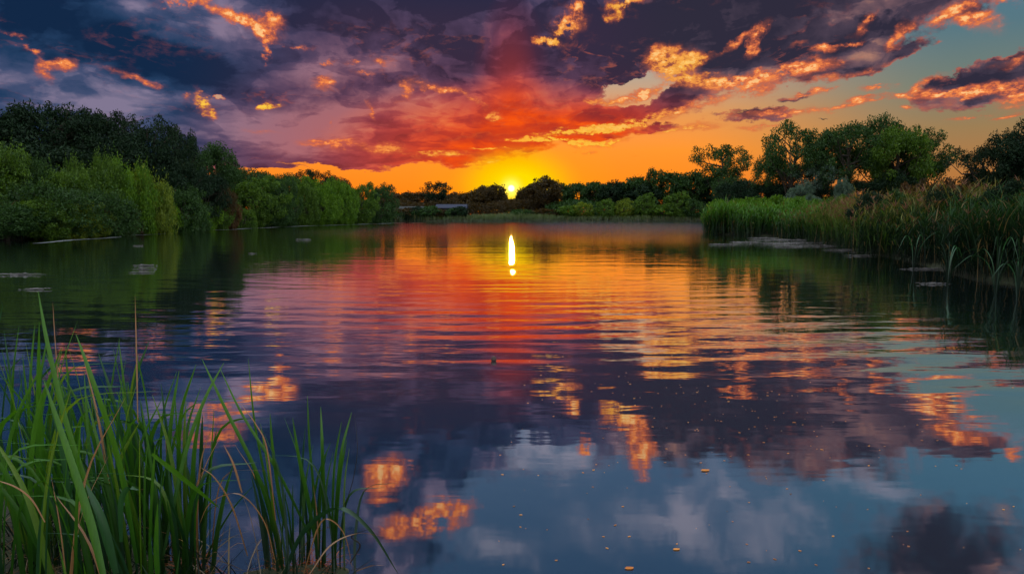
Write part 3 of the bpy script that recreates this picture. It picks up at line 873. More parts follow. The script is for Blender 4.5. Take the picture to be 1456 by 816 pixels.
class Pile:
    def __init__(self):
        self.v, self.f, self.o = [], [], 0

    def add(self, v, f):
        self.v.append(v)
        self.f.append(f + self.o)
        self.o += len(v)

    def mesh(self, name, mat, smooth=False):
        return mesh_from(name, np.concatenate(self.v), np.concatenate(self.f), mat, smooth)


def blade_mat(name, low, mid, tip, trans=0.3, gloss=0.08, zlo=0.0, zhi=2.5, dead=(0.16, 0.11, 0.05), dead_share=0.06, rough=0.35):
    m, g = new_mat(name)
    geo = g.node('ShaderNodeNewGeometry')
    rnd = geo.outputs['Random Per Island']
    x, y, z = g.xyz(geo.outputs['Position'])
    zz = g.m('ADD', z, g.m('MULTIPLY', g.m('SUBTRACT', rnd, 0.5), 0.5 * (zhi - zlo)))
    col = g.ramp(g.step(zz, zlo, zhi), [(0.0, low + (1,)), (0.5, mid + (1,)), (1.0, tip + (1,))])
    col = g.mix(g.step(rnd, 1 - dead_share, 1 - dead_share + 0.01), col, dead + (1,))
    vv = g.m('ADD', 0.7, g.m('MULTIPLY', g.noise(g.vm('MULTIPLY', geo.outputs['Position'], (30, 30, 1.5)), 6.0, 2), 0.6))
    col = g.vm('SCALE', col, s=vv)
    d = g.node('ShaderNodeBsdfDiffuse')
    g.put(d.inputs['Color'], col)
    tr = g.node('ShaderNodeBsdfTranslucent')
    g.put(tr.inputs['Color'], g.mix(1.0, col, (1.5, 1.4, 0.5, 1), 'MULTIPLY'))
    mx = g.node('ShaderNodeMixShader')
    mx.inputs[0].default_value = trans
    m.node_tree.links.new(d.outputs[0], mx.inputs[1])
    m.node_tree.links.new(tr.outputs[0], mx.inputs[2])
    gl = g.node('ShaderNodeBsdfGlossy')
    gl.inputs['Roughness'].default_value = rough
    gl.inputs['Color'].default_value = (0.8, 0.9, 0.9, 1)
    m2 = g.node('ShaderNodeMixShader')
    m2.inputs[0].default_value = gloss
    m.node_tree.links.new(mx.outputs[0], m2.inputs[1])
    m.node_tree.links.new(gl.outputs[0], m2.inputs[2])
    return finish(m, g, m2.outputs[0])


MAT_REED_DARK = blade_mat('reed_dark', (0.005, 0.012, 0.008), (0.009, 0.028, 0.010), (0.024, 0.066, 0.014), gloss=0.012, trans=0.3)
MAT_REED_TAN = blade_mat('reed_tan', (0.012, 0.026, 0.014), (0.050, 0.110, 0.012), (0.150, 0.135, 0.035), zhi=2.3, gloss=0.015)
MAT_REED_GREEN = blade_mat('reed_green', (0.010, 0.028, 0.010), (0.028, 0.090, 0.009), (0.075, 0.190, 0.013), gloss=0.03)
MAT_PLUME = blade_mat('reed_plume', (0.12, 0.06, 0.045), (0.18, 0.085, 0.065), (0.24, 0.12, 0.09), zlo=1, zhi=3, dead_share=0.0, gloss=0.0)
MAT_FAR = blade_mat('far_reed', (0.045, 0.060, 0.020), (0.060, 0.100, 0.020), (0.090, 0.125, 0.026), zhi=1.6)


def reed_bed(pts, H, wid, n_leaf, seed, stem_lean=0.1, leaf_len=0.5, plume=None, pile=None, seg=2):
    """reed stems standing at pts (n,2), heights H (n)"""
    rng = np.random.default_rng(seed)
    n = len(pts)
    z = np.maximum(bank_height(pts[:, 0], pts[:, 1]), -0.15)
    base = np.column_stack([pts, z])
    lean = rng.normal(size=(n, 2)) * stem_lean
    d = np.column_stack([lean, np.ones(n)])
    d /= np.linalg.norm(d, axis=1)[:, None]
    dd = np.column_stack([lean / (np.linalg.norm(lean, axis=1)[:, None] + 1e-6), np.zeros(n)])
    pile = pile or Pile()
    pile.add(*ribbons(base, d, H, np.full(n, wid * 0.6), rng.uniform(0, 0.12, n), dd, seg=seg + 1, rng=rng))
    for k in range(n_leaf):
        t = rng.uniform(0.05 if k % 2 else 0.35, 0.92, n)
        p0 = base + d * (H * t)[:, None]
        an = rng.uniform(0, 2 * math.pi, n)
        up = rng.uniform(0.9, 2.6, n)
        ld = np.column_stack([np.cos(an), np.sin(an), up])
        ld /= np.linalg.norm(ld, axis=1)[:, None]
        lh = np.column_stack([np.cos(an), np.sin(an), np.zeros(n)])
        pile.add(*ribbons(p0, ld, H * leaf_len * rng.uniform(0.5, 1.2, n) * 0.55, np.full(n, wid) * rng.uniform(0.6, 1.2, n),
                          rng.uniform(0.1, 0.9, n), lh, seg=seg, yaw=an + 1.57, rng=rng))
    if plume is not None:
        sel = rng.random(n) < plume[1]
        tops = (base + d * H[:, None])[sel]
        m_ = len(tops)
        for k in range(6):
            an = rng.uniform(0, 6.28, m_)
            ld = np.column_stack([np.cos(an) * 0.35, np.sin(an) * 0.35, np.ones(m_)])
            ld /= np.linalg.norm(ld, axis=1)[:, None]
            lh = np.column_stack([np.cos(an), np.sin(an), np.zeros(m_)])
            plume[0].add(*ribbons(tops - [0, 0, 0.14], ld, rng.uniform(0.14, 0.34, m_), np.full(m_, wid * 0.75), rng.uniform(0.2, 0.9, m_), lh, seg=2, rng=rng))
    return pile


def scatter_shore(path, n, d0, d1, seed):
    """n points along a shore polyline, between d0 and d1 metres onto the land side"""
    rng = np.random.default_rng(seed)
    p = np.array(path, float)
    seglen = np.hypot(*(p[1:] - p[:-1]).T)
    cum = np.concatenate([[0], np.cumsum(seglen)])
    out = []
    while len(out) < n:
        s = rng.uniform(0, cum[-1], 4 * n)
        i = np.clip(np.searchsorted(cum, s) - 1, 0, len(seglen) - 1)
        t = (s - cum[i]) / seglen[i]
        q = p[i] + (p[i + 1] - p[i]) * t[:, None]
        q = q + rng.uniform(-abs(d1) - 1, abs(d1) + 1, (len(q), 2))
        sd = shore_distance(q[:, 0], q[:, 1])
        lim = d0 + 0.5 * np.sin(q[:, 0] * 1.9) * np.cos(q[:, 1] * 0.8)
        q = q[(sd > lim) & (sd < d1)]
        out.extend(q.tolist())
    return np.array(out[:n])


def heights(pts, lo, hi, seed, f=0.35):
    rng = np.random.default_rng(seed)
    a = 0.5 + 0.3 * np.sin(pts[:, 0] * f * 2.3 + 1) + 0.3 * np.sin(pts[:, 1] * f * 1.7 + pts[:, 0] * f) + 0.25 * np.sin(pts[:, 0] * 3.1 + pts[:, 1] * 2.3) * np.sin(pts[:, 1] * 1.9)
    return (lo + (hi - lo) * a) * rng.uniform(0.72, 1.08, len(pts))


# right bank, from the nearest to the tip
P_ = scatter_shore([(12.4, 9), (12.2, 12), (11.6, 14.5), (11.6, 17.5)], 3800, -0.3, 4.5, 11)
pl = reed_bed(P_, heights(P_, 1.5, 2.15, 1), 0.020, 7, 12, seg=3)
link('reeds', pl.mesh('reeds', MAT_REED_DARK), label='dark green reeds standing in the water at the right edge of the photo', category='reeds', kind='stuff')
P_ = scatter_shore([(11.6, 17.0), (13.2, 22), (14.6, 27)], 4000, -0.3, 5.0, 13)
pp = Pile()
pl = reed_bed(P_, heights(P_, 1.45, 2.05, 2), 0.022, 7, 14, plume=(pp, 0.06))
link('reeds', pl.mesh('reeds', MAT_REED_DARK), label='dark reed bed right of the tan-topped reeds on the right bank', category='reeds', kind='stuff')
link('reed_plumes', pp.mesh('reed_plumes', MAT_PLUME), label='brown seed plumes over the dark reed bed on the right', category='reed plumes', kind='stuff')
P_ = scatter_shore([(14.6, 27), (16.2, 33), (17.8, 39), (19.5, 46)], 4600, -0.4, 4.5, 15)
pp = Pile()
pl = reed_bed(P_, heights(P_, 1.6, 2.35, 3), 0.030, 6, 16, plume=(pp, 0.4))
link('reeds', pl.mesh('reeds', MAT_REED_TAN), label='yellow-green reeds with tan tops on the right bank', category='reeds', kind='stuff')
link('reed_plumes', pp.mesh('reed_plumes', MAT_PLUME), label='pinkish brown plumes on the tan-topped reeds', category='reed plumes', kind='stuff')
P_ = scatter_shore([(19.0, 44), (20.0, 48), (18.2, 52), (16.4, 56), (17.2, 62)], 4200, -0.4, 3.6, 17)
pl = reed_bed(P_, heights(P_, 1.6, 2.5, 4), 0.045, 6, 18)
link('reeds', pl.mesh('reeds', MAT_REED_GREEN), label='bright green reeds at the tip of the right bank', category='reeds', kind='stuff')
P_ = scatter_shore([(12.5, 10), (11.6, 17), (13.6, 23), (16.2, 33), (20, 46), (24, 56)], 5000, 4.0, 12.0, 19)
pl = reed_bed(P_, heights(P_, 1.0, 1.7, 5), 0.05, 4, 20)
link('meadow_grass', pl.mesh('meadow_grass', MAT_REED_DARK), label='tall dark grass filling the land behind the right reeds', category='grass', kind='stuff')
P_ = scatter_shore([(16.4, 56), (24, 60), (26, 80), (36, 110), (48, 153)], 3500, -0.5, 4.0, 21)
pl = reed_bed(P_, heights(P_, 1.2, 2.0, 6), 0.09, 3, 22)
link('reeds', pl.mesh('reeds', MAT_REED_DARK), label='dark reeds along the far part of the right shore', category='reeds', kind='stuff')
# far shore
P_ = scatter_shore([(52, 154), (20, 156), (-24, 155)], 9000, -0.5, 8.0, 23)
pl = reed_bed(P_, heights(P_, 0.9, 1.5, 7, 0.1), 0.13, 3, 24, seg=1)
link('reeds', pl.mesh('reeds', MAT_FAR), label='low green reed fringe along the whole far shore', category='reeds', kind='stuff')
rng = np.random.default_rng(77)
P_ = np.column_stack([rng.uniform(-40, 70, 7000), rng.uniform(163, 190, 7000)])
pl = reed_bed(P_, heights(P_, 0.8, 1.6, 8, 0.1), 0.25, 3, 25, seg=1)
link('meadow_grass', pl.mesh('meadow_grass', MAT_FAR), label='meadow grass behind the far shore reeds', category='grass', kind='stuff')
# left bank
P_ = scatter_shore([(-34, 38), (-31, 43), (-32.6, 53), (-33.2, 62)], 4200, -0.3, 2.6, 31)
pl = reed_bed(P_, heights(P_, 0.9, 2.1, 9), 0.05, 5, 32)
link('bank_grass', pl.mesh('bank_grass', MAT_REED_DARK), label='dark grass under the willow bushes on the left waterline', category='grass', kind='stuff')
P_ = scatter_shore([(-32.9, 56), (-33.2, 67), (-33.5, 82)], 5200, -0.3, 5.5, 33)
pl = reed_bed(P_, heights(P_, 1.7, 3.1, 10), 0.07, 6, 34)
link('bank_grass', pl.mesh('bank_grass', MAT_REED_GREEN), label='lush bright green tall grass between willows and rounded trees, left bank', category='grass', kind='stuff')
P_ = scatter_shore([(-33.5, 80), (-33.4, 97), (-29.5, 111), (-26.5, 141), (-24.5, 155)], 6500, -0.3, 3.5, 35)
pl = reed_bed(P_, heights(P_, 1.3, 2.3, 11), 0.09, 4, 36)
link('bank_grass', pl.mesh('bank_grass', MAT_REED_DARK), label='grass strip at the foot of the rounded trees', category='grass', kind='stuff')

# undergrowth that closes the feet of the far and right trees
def thicket(x0, x1, y0, y1, n, hlo, hhi, leaf, matkey, label, seed):
    rng = np.random.default_rng(seed)
    p = np.column_stack([rng.uniform(x0, x1, n), rng.uniform(y0, y1, n)])
    top = (hlo + (hhi - hlo) * (0.5 + 0.3 * np.sin(p[:, 0] * 0.37 + seed) + 0.2 * np.sin(p[:, 0] * 1.3 + p[:, 1] * 0.7)))
    ok = shore_distance(p[:, 0], p[:, 1]) > 1.0
    p, top = p[ok], top[ok]
    n = len(p)
    z = bank_height(p[:, 0], p[:, 1]) + top * rng.random(n) ** 0.7
    v, f = leaves(rng, np.column_stack([p, z]), leaf)
    link('undergrowth', mesh_from('undergrowth', v, f, LEAF[matkey]), label=label, category='undergrowth', kind='stuff')


thicket(-60, 12, 172, 196, 34000, 3.6, 5.2, 0.30, 'warmdark', 'dark brushwood under the far hedge below the sun', 1)
thicket(8, 70, 162, 182, 22000, 3.0, 5.0, 0.28, 'deep', 'green brushwood right of the sun on the far shore', 2)
thicket(26, 62, 84, 110, 26000, 1.5, 3.2, 0.22, 'dark', 'dark brushwood under the right bank trees', 3)
thicket(28, 60, 68, 84, 26000, 1.0, 2.6, 0.18, 'deep', 'brushwood in front of the right bank trees', 4)
thicket(30, 60, 46, 66, 16000, 0.6, 2.0, 0.14, 'dark', 'dark brushwood at the far right behind the reeds', 5)
thicket(-60, -36, 60, 100, 24000, 1.0, 3.6, 0.20, 'dark', 'dark brushwood inside the left bank wood', 6)

# ------------------------------------------------------------------ reeds in front of the camera
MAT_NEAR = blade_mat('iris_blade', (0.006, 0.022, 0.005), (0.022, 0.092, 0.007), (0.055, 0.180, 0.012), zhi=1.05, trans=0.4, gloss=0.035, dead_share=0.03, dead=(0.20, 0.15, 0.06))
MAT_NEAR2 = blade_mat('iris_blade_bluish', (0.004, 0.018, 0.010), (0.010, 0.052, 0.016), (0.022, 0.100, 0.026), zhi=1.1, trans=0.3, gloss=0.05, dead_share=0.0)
MAT_NEAR3 = blade_mat('iris_blade_backlit', (0.015, 0.035, 0.006), (0.060, 0.140, 0.010), (0.130, 0.230, 0.020), zhi=1.0, trans=0.45, gloss=0.03, dead_share=0.0)  # lighter yellow-green puts light shining through some blades into their colour
MAT_STRAW = blade_mat('dry_blade', (0.12, 0.07, 0.03), (0.26, 0.13, 0.06), (0.42, 0.22, 0.13), zhi=0.9, trans=0.2, gloss=0.05, dead_share=0.0)
MAT_TWIG = blade_mat('dark_twig', (0.02, 0.015, 0.012), (0.03, 0.02, 0.016), (0.04, 0.03, 0.02), zhi=0.9, trans=0.0, gloss=0.05, dead_share=0.0)


def blade_path(pts, width, seg=14, yaw=0.0, fold=0.3, flat_tip=False, twist=0.6):
    """one leaf blade through control points (Bezier-like through a Catmull spline), folded along its midrib"""
    P = np.array(pts, float)
    Q = np.vstack([2 * P[0] - P[1], P, 2 * P[-1] - P[-2]])
    path = []
    nseg = len(P) - 1
    for i in range(seg + 1):
        u = i / seg * nseg
        k = min(int(u), nseg - 1)
        t = u - k
        a, b, c, d = Q[k], Q[k + 1], Q[k + 2], Q[k + 3]
        path.append(0.5 * ((2 * b) + (c - a) * t + (2 * a - 5 * b + 4 * c - d) * t * t + (3 * b - a - 3 * c + d) * t ** 3))
    path = np.array(path)
    V = []
    for i in range(seg + 1):
        t = i / seg
        tg = path[min(i + 1, seg)] - path[max(i - 1, 0)]
        tg /= np.linalg.norm(tg) + 1e-9
        an = yaw + twist * (t - 0.3)
        s = np.array([math.cos(an), math.sin(an), 0.0])
        s -= tg * (s @ tg)
        s /= np.linalg.norm(s) + 1e-9
        nn = np.cross(tg, s)
        w = 0.5 * width * (0.62 + 0.38 * min(1, t * 3.5)) * max(0.03, (1 - t ** 2.6)) ** 0.75
        V += [path[i] - s * w, path[i] - nn * w * fold, path[i] + s * w]
    Fc = []
    for i in range(seg):
        a = i * 3
        Fc += [(a, a + 1, a + 4, a + 3), (a + 1, a + 2, a + 5, a + 4)]
    return np.array(V), np.array(Fc)


def clump(loc, blades, label, name='reed_plant', category='reed plant', group=None, default=MAT_NEAR):
    """blades: list of (points relative to the plant foot, width, material or None, yaw)"""
    e = link(name, None, loc=loc, label=label, category=category)
    if group:
        e['group'] = group
    for pts, w, mat, yaw in blades:
        v, f = blade_path(pts, w, yaw=yaw)
        nm = 'dry_blade' if mat in (MAT_STRAW,) else 'leaf_blade'
        link(nm, mesh_from(nm, v, f, mat or default, smooth=True), e)
    return e


def sight(x, y, dist):
    """point at forward distance dist in the measured direction"""
    v = direction(x, y)
    return Vector((v.x, v.y, v.z)) * (dist / v.y) + Vector((0, 0, CAM_H))


RB = random.Random(12)


def fan(cx, cy, n, hmin, hmax, lean=0.1, wmin=0.008, wmax=0.026, dirx=0.0, spread=0.05):
    """a fan of upright leaves"""
    out = []
    for i in range(n):
        a = RB.uniform(0, 6.28)
        h = RB.uniform(hmin, hmax)
        b = Vector((RB.uniform(-spread, spread), RB.uniform(-spread, spread), -0.05))
        lx = (RB.gauss(0, lean) + dirx) * h
        ly = RB.gauss(0, lean * 0.6) * h
        bend = RB.choice([0.0, 0.02, 0.04, 0.10, 0.3]) * h
        p0 = b
        p1 = b + Vector((lx * 0.25, ly * 0.25, h * 0.4))
        p2 = b + Vector((lx * 0.62 + bend * 0.2 * math.copysign(1, lx), ly * 0.6, h * 0.75))
        p3 = b + Vector((lx * 1.0 + bend * math.copysign(1, lx), ly, h * (0.8 if bend > 0.2 * h else 1.0)))
        mat = RB.choice([MAT_NEAR2, MAT_NEAR2, MAT_NEAR3, None, None, None, None])
        if RB.random() < 0.07:
            mat = MAT_STRAW
        out.append(([p0, p1, p2, p3], RB.uniform(wmin, wmax) * (0.45 if mat is MAT_STRAW else 1), mat, RB.uniform(-0.9, 0.9)))
    return out


# left mass of leaves: foot positions from the measured picture columns
GRP = 'reed plants of the left foreground clump'
LAB = 'upright reed plant in the dense left foreground clump, {} from the left'
k = 0
LEFT = [
        (-60, 2.5, 9, 0.8, 1.2, 0.02), (-20, 2.3, 9, 0.8, 1.15, -0.02), (15, 2.6, 9, 0.8, 1.2, 0.0), (30, 2.1, 8, 0.7, 1.05, 0.08), (60, 2.9, 9, 0.7, 1.05, -0.05),
        (70, 2.35, 9, 0.75, 1.10, -0.10), (100, 2.7, 9, 0.7, 1.0, -0.08), (120, 2.2, 8, 0.6, 0.95, -0.12), (145, 2.9, 9, 0.7, 1.02, -0.04), (160, 2.5, 9, 0.6, 0.95, -0.10),
        (185, 3.1, 9, 0.7, 1.05, 0.0), (200, 2.7, 9, 0.6, 0.98, -0.03), (225, 3.0, 9, 0.6, 0.98, 0.0), (240, 2.6, 8, 0.5, 0.8, 0.03), (255, 3.15, 8, 0.55, 0.92, 0.06),
        (270, 2.85, 6, 0.45, 0.85, 0.10), (-100, 2.8, 9, 0.8, 1.2, 0.05), (0, 3.2, 9, 0.75, 1.15, 0.0), (40, 3.4, 9, 0.7, 1.1, 0.0), (110, 3.4, 8, 0.7, 1.05, 0.0), (170, 3.5, 8, 0.7, 1.0, 0.0),
        (-40, 3.6, 9, 0.7, 1.2, 0.0), (90, 1.95, 5, 0.5, 0.75, -0.1), (210, 2.35, 4, 0.35, 0.6, 0.1), (20, 2.9, 9, 0.7, 1.1, 0.0), (80, 3.1, 9, 0.7, 1.0, -0.03), (130, 2.6, 9, 0.6, 0.95, -0.05), (215, 3.2, 9, 0.6, 0.98, 0.0), (180, 2.3, 7, 0.5, 0.85, -0.05), (235, 2.8, 8, 0.5, 0.9, 0.0)]
ORD += ['{}-{}'.format(t_, o_) for t_ in ('twenty',) for o_ in ORD[:9]] + ['thirtieth', 'thirty-first', 'thirty-second']
LEFT.sort(key=lambda q: q[0] + q[1] * 0.01)
for k, (px, d, n, h0, h1, dx) in enumerate(LEFT):
    p = across(px, d)
    clump((p.x, p.y, max(0.0, hz(p.x, p.y))), fan(0, 0, n, h0, h1, dirx=dx), LAB.format(ORD[k]), group=GRP)
# second clump, right of the dense one
GRP2 = 'reed plants of the smaller clump in front of the dark water'
LAB2 = 'slender reed plant in the smaller foreground clump, {} from the left'
for k, (px, d, n, h0, h1, dx) in enumerate([(372, 2.9, 7, 0.45, 0.85, -0.06), (398, 2.8, 6, 0.4, 0.85, -0.08), (425, 2.95, 7, 0.45, 0.78, 0.0), (452, 2.9, 7, 0.45, 0.80, 0.02), (478, 2.95, 4, 0.4, 0.78, 0.05)]):
    p = across(px, d)
    clump((p.x, p.y, max(-0.02, hz(p.x, p.y))), fan(0, 0, n, h0, h1, lean=0.08, wmin=0.010, wmax=0.020, dirx=dx), LAB2.format(ORD[k]), group=GRP2)


def single(label, pts, width, mat=None, name='leaf_blade', category='leaf blade', yaw=0.0, group=None, dists=None, fold=0.3):
    """one loose blade or stalk given by directions and distances"""
    P = [sight(x, y, d) for (x, y, d) in pts]
    v, f = blade_path([p - P[0] for p in P], width, seg=22, yaw=yaw, twist=0.3, fold=fold)
    o = link(name, mesh_from(name, v, f, mat or MAT_NEAR, smooth=True), loc=P[0], label=label, category=category)
    if group:
        o['group'] = group
    return o


NM = dict(name='reed_leaf', category='reed leaf')
single('tallest green reed leaf, its tip alone against the dark reflection at left', [(150, 760, 2.2), (100, 620, 2.25), (70, 500, 2.3), (54, 414, 2.35)], 0.020, **NM)
single('broad reed leaf leaning left from the middle of the left clump', [(195, 800, 2.3), (170, 660, 2.3), (135, 550, 2.3), (108, 475, 2.35)], 0.022, **NM)
single('long reed leaf rising to a tip above the gap between the clumps', [(232, 790, 2.6), (262, 650, 2.7), (290, 570, 2.75), (318, 516, 2.8)], 0.018, **NM)
single('reed leaf that crosses over the gap leaning left, tip highest there', [(405, 820, 2.8), (372, 690, 2.8), (320, 580, 2.85), (287, 510, 2.9)], 0.018, **NM)
single('second crossing reed leaf beside the gap, curving from the small clump', [(440, 760, 2.8), (395, 670, 2.8), (345, 590, 2.85), (312, 522, 2.9)], 0.014, **NM)
single('reed leaf with the tip right of the crossing leaves, standing straight', [(390, 800, 3.0), (380, 700, 3.0), (362, 600, 3.0), (353, 510, 3.0)], 0.012, **NM)
single('broken reed leaf slanting down to the right across the left clump', [(216, 645, 2.2), (250, 672, 2.2), (285, 700, 2.22), (312, 722, 2.25)], 0.020, **NM)
single('dark curved reed leaf at the right end of the small clump', [(474, 780, 2.9), (480, 700, 2.9), (486, 640, 2.9), (500, 586, 2.95)], 0.018, **NM)
single('straight reed leaf in the small clump with a pointed tip beside the curved one', [(462, 800, 2.9), (460, 700, 2.9), (458, 630, 2.9), (456, 578, 2.95)], 0.018, **NM)
single('straight thin reed leaf left of the middle of the small clump', [(450, 800, 3.0), (446, 700, 3.0), (440, 630, 3.0), (437, 562, 3.0)], 0.013, **NM)
single('reed leaf of the small clump leaning left from its foot', [(452, 790, 2.8), (438, 710, 2.8), (425, 650, 2.8), (416, 594, 2.8)], 0.019, **NM)
single('reed leaf leaning furthest left in the small clump', [(420, 800, 2.8), (400, 720, 2.8), (388, 640, 2.8), (384, 588, 2.8)], 0.017, **NM)
single('wide bluish reed leaf arching over and down to the right of the small clump', [(404, 815, 2.6), (432, 755, 2.6), (480, 722, 2.58), (525, 752, 2.56), (566, 815, 2.55)], 0.020, mat=MAT_NEAR2, **NM)
single('bluish reed leaf bent over like a hook in the left clump', [(172, 770, 2.1), (172, 715, 2.1), (182, 694, 2.1), (197, 696, 2.1)], 0.020, mat=MAT_NEAR2, **NM)
single('wide folded bluish reed leaf low in the left clump', [(165, 815, 1.9), (145, 740, 1.92), (122, 688, 1.95)], 0.030, mat=MAT_NEAR2, **NM)
single('broad green reed leaf low in front of the left clump', [(150, 830, 1.8), (128, 740, 1.85), (96, 640, 1.9), (62, 540, 1.95)], 0.026, **NM)
single('broad reed leaf at the bottom of the left clump with a pale midrib', [(225, 830, 2.0), (222, 780, 2.0), (224, 716, 2.0)], 0.018, **NM)
NS = dict(name='dry_reed_leaf', category='dry reed leaf', mat=MAT_STRAW, fold=0.2)
single('thin dry stem arching pink over the small clump, longest of the dry ones', [(392, 740, 2.7), (380, 640, 2.7), (365, 605, 2.7), (342, 574, 2.7)], 0.006, **NS)
single('dry pinkish leaf leaning left below the crossing leaves', [(352, 790, 2.6), (330, 720, 2.6), (306, 680, 2.6), (285, 664, 2.6)], 0.007, **NS)
single('dry arching stem low between the two clumps', [(392, 800, 2.5), (375, 740, 2.5), (340, 702, 2.5), (300, 714, 2.5), (282, 748, 2.5)], 0.005, **NS)
single('dry tan stem that arches from the left edge of the photo', [(64, 742, 1.9), (45, 710, 1.9), (22, 692, 1.9), (-6, 682, 1.9)], 0.006, **NS)
single('dry stem arching over the foot of the small clump', [(432, 815, 2.5), (452, 750, 2.5), (468, 738, 2.5), (490, 760, 2.5), (502, 812, 2.5)], 0.006, **NS)
single('long dry stem slanting along the water right of the small clump', [(440, 816, 2.4), (470, 775, 2.45), (508, 758, 2.5), (545, 762, 2.55)], 0.006, **NS)
single('dry stem lying low at the bottom right of the small clump', [(505, 812, 2.5), (528, 804, 2.5), (546, 803, 2.5)], 0.004, **NS)
single('thin dry flower stalk standing above the left clump near the dark reflection', [(196, 600, 2.8), (194, 500, 2.8), (192, 420, 2.8)], 0.006, **NS)
single('second thin dry stalk behind the left clump', [(84, 560, 3.0), (78, 480, 3.0), (75, 430, 3.0)], 0.004, **NS)
single('short pink dry tip hanging at the foot of the crossing leaves', [(344, 700, 2.6), (332, 660, 2.6), (318, 632, 2.6)], 0.009, **NS)
single('thin dark stalk curving at the right of the small clump', [(488, 720, 2.9), (500, 690, 2.9), (508, 640, 2.9), (504, 588, 2.9)], 0.003, mat=MAT_TWIG, name='dark_stalk', category='dark stalk')
single('black broken twig hanging over the water right of the small clump', [(498, 800, 2.5), (512, 775, 2.5), (500, 762, 2.5), (530, 750, 2.5)], 0.006, mat=MAT_TWIG, name='broken_twig', category='twig')

# low tangle of dry stems and fine grass on the near bank
rng = np.random.default_rng(5)
n = 420
P2 = np.column_stack([rng.uniform(-3.2, -1.0, n), rng.uniform(1.6, 3.1, n)])
P2 = P2[shore_distance(P2[:, 0], P2[:, 1]) > -0.35]
n = len(P2)
an = rng.uniform(0, 6.28, n)
d = np.column_stack([np.cos(an) * 0.5, np.sin(an) * 0.5, rng.uniform(0.3, 1.3, n)])
d /= np.linalg.norm(d, axis=1)[:, None]
pl = Pile()
pl.add(*ribbons(np.column_stack([P2, np.zeros(n)]), d, rng.uniform(0.15, 0.5, n), np.full(n, 0.004), rng.uniform(0.3, 1.3, n), np.column_stack([np.cos(an), np.sin(an), np.zeros(n)]), seg=8, rng=rng))
link('dry_stems', pl.mesh('dry_stems', MAT_STRAW), label='tangle of fine dry stems at the feet of the left reeds', category='dry grass', kind='stuff')
n = 2600
P2 = np.column_stack([rng.uniform(-3.6, -0.75, n), rng.uniform(1.2, 3.3, n)])
P2 = P2[shore_distance(P2[:, 0], P2[:, 1]) > 0.0]
n = len(P2)
an = rng.uniform(0, 6.28, n)
d = np.column_stack([np.cos(an) * 0.3, np.sin(an) * 0.3, np.ones(n)])
d /= np.linalg.norm(d, axis=1)[:, None]
pl = Pile()
pl.add(*ribbons(np.column_stack([P2, np.zeros(n)]), d, rng.uniform(0.12, 0.42, n), np.full(n, 0.006), rng.uniform(0.1, 0.8, n), np.column_stack([np.cos(an), np.sin(an), np.zeros(n)]), seg=4, rng=rng))
link('bank_grass', pl.mesh('bank_grass', MAT_REED_DARK), label='short dark grass on the near bank among the left reeds', category='grass', kind='stuff')
# reddish roots at the feet of the small clump
n = 160
ctr = np.array([[sight(415, 790, 2.9).x, 2.9], [sight(458, 800, 2.95).x, 2.95], [sight(262, 780, 2.9).x, 2.9]])
q = ctr[rng.integers(0, 3, n)] + rng.normal(size=(n, 2)) * 0.035
an = rng.uniform(0, 6.28, n)
d = np.column_stack([np.cos(an), np.sin(an), rng.uniform(0.2, 2.0, n)])
d /= np.linalg.norm(d, axis=1)[:, None]
pl = Pile()
pl.add(*ribbons(np.column_stack([q, np.zeros(n)]), d, rng.uniform(0.04, 0.16, n), np.full(n, 0.004), rng.uniform(0.1, 1.2, n), np.column_stack([np.cos(an), np.sin(an), np.zeros(n)]), seg=4, rng=rng))
MAT_ROOT = blade_mat('red_root', (0.22, 0.05, 0.02), (0.36, 0.10, 0.03), (0.45, 0.20, 0.08), zhi=0.3, trans=0.1, gloss=0.02, dead_share=0.0)
link('red_rootlets', pl.mesh('red_rootlets', MAT_ROOT), label='orange-red rootlets and stubble at the feet of the foreground reeds', category='rootlets', kind='stuff')
# mud mound that carries the small clump
def mud(cx, cy, rx, ry, h, label):
    V, Fc = [], []
    rr_ = random.Random(int(cx * 100))
    K = 20
    for ring, (s, z) in enumerate([(1.0, -0.03), (0.85, 0.0), (0.55, 0.7), (0.2, 1.0)]):
        for j in range(K):
            a = 2 * math.pi * j / K
            q = s * (1 + 0.18 * math.sin(3 * a + cx) + rr_.uniform(-0.06, 0.06))
            V.append((rx * q * math.cos(a), ry * q * math.sin(a), z * h if z > 0 else z))
    V.append((0, 0, h))
    for r_ in range(3):
        for j in range(K):
            Fc.append((r_ * K + j, r_ * K + (j + 1) % K, (r_ + 1) * K + (j + 1) % K, (r_ + 1) * K + j))
    for j in range(K):
        Fc.append((3 * K + j, 3 * K + (j + 1) % K, 4 * K))
    link('mud_mound', mesh_from('mud_mound', V, Fc, bpy.data.materials['bank_soil'], smooth=True), loc=(cx, cy, 0), label=label, category='mud mound')


mud(sight(425, 800, 2.9).x, 2.88, 0.26, 0.12, 0.035, 'low dark mud hummock carrying the small reed clump')

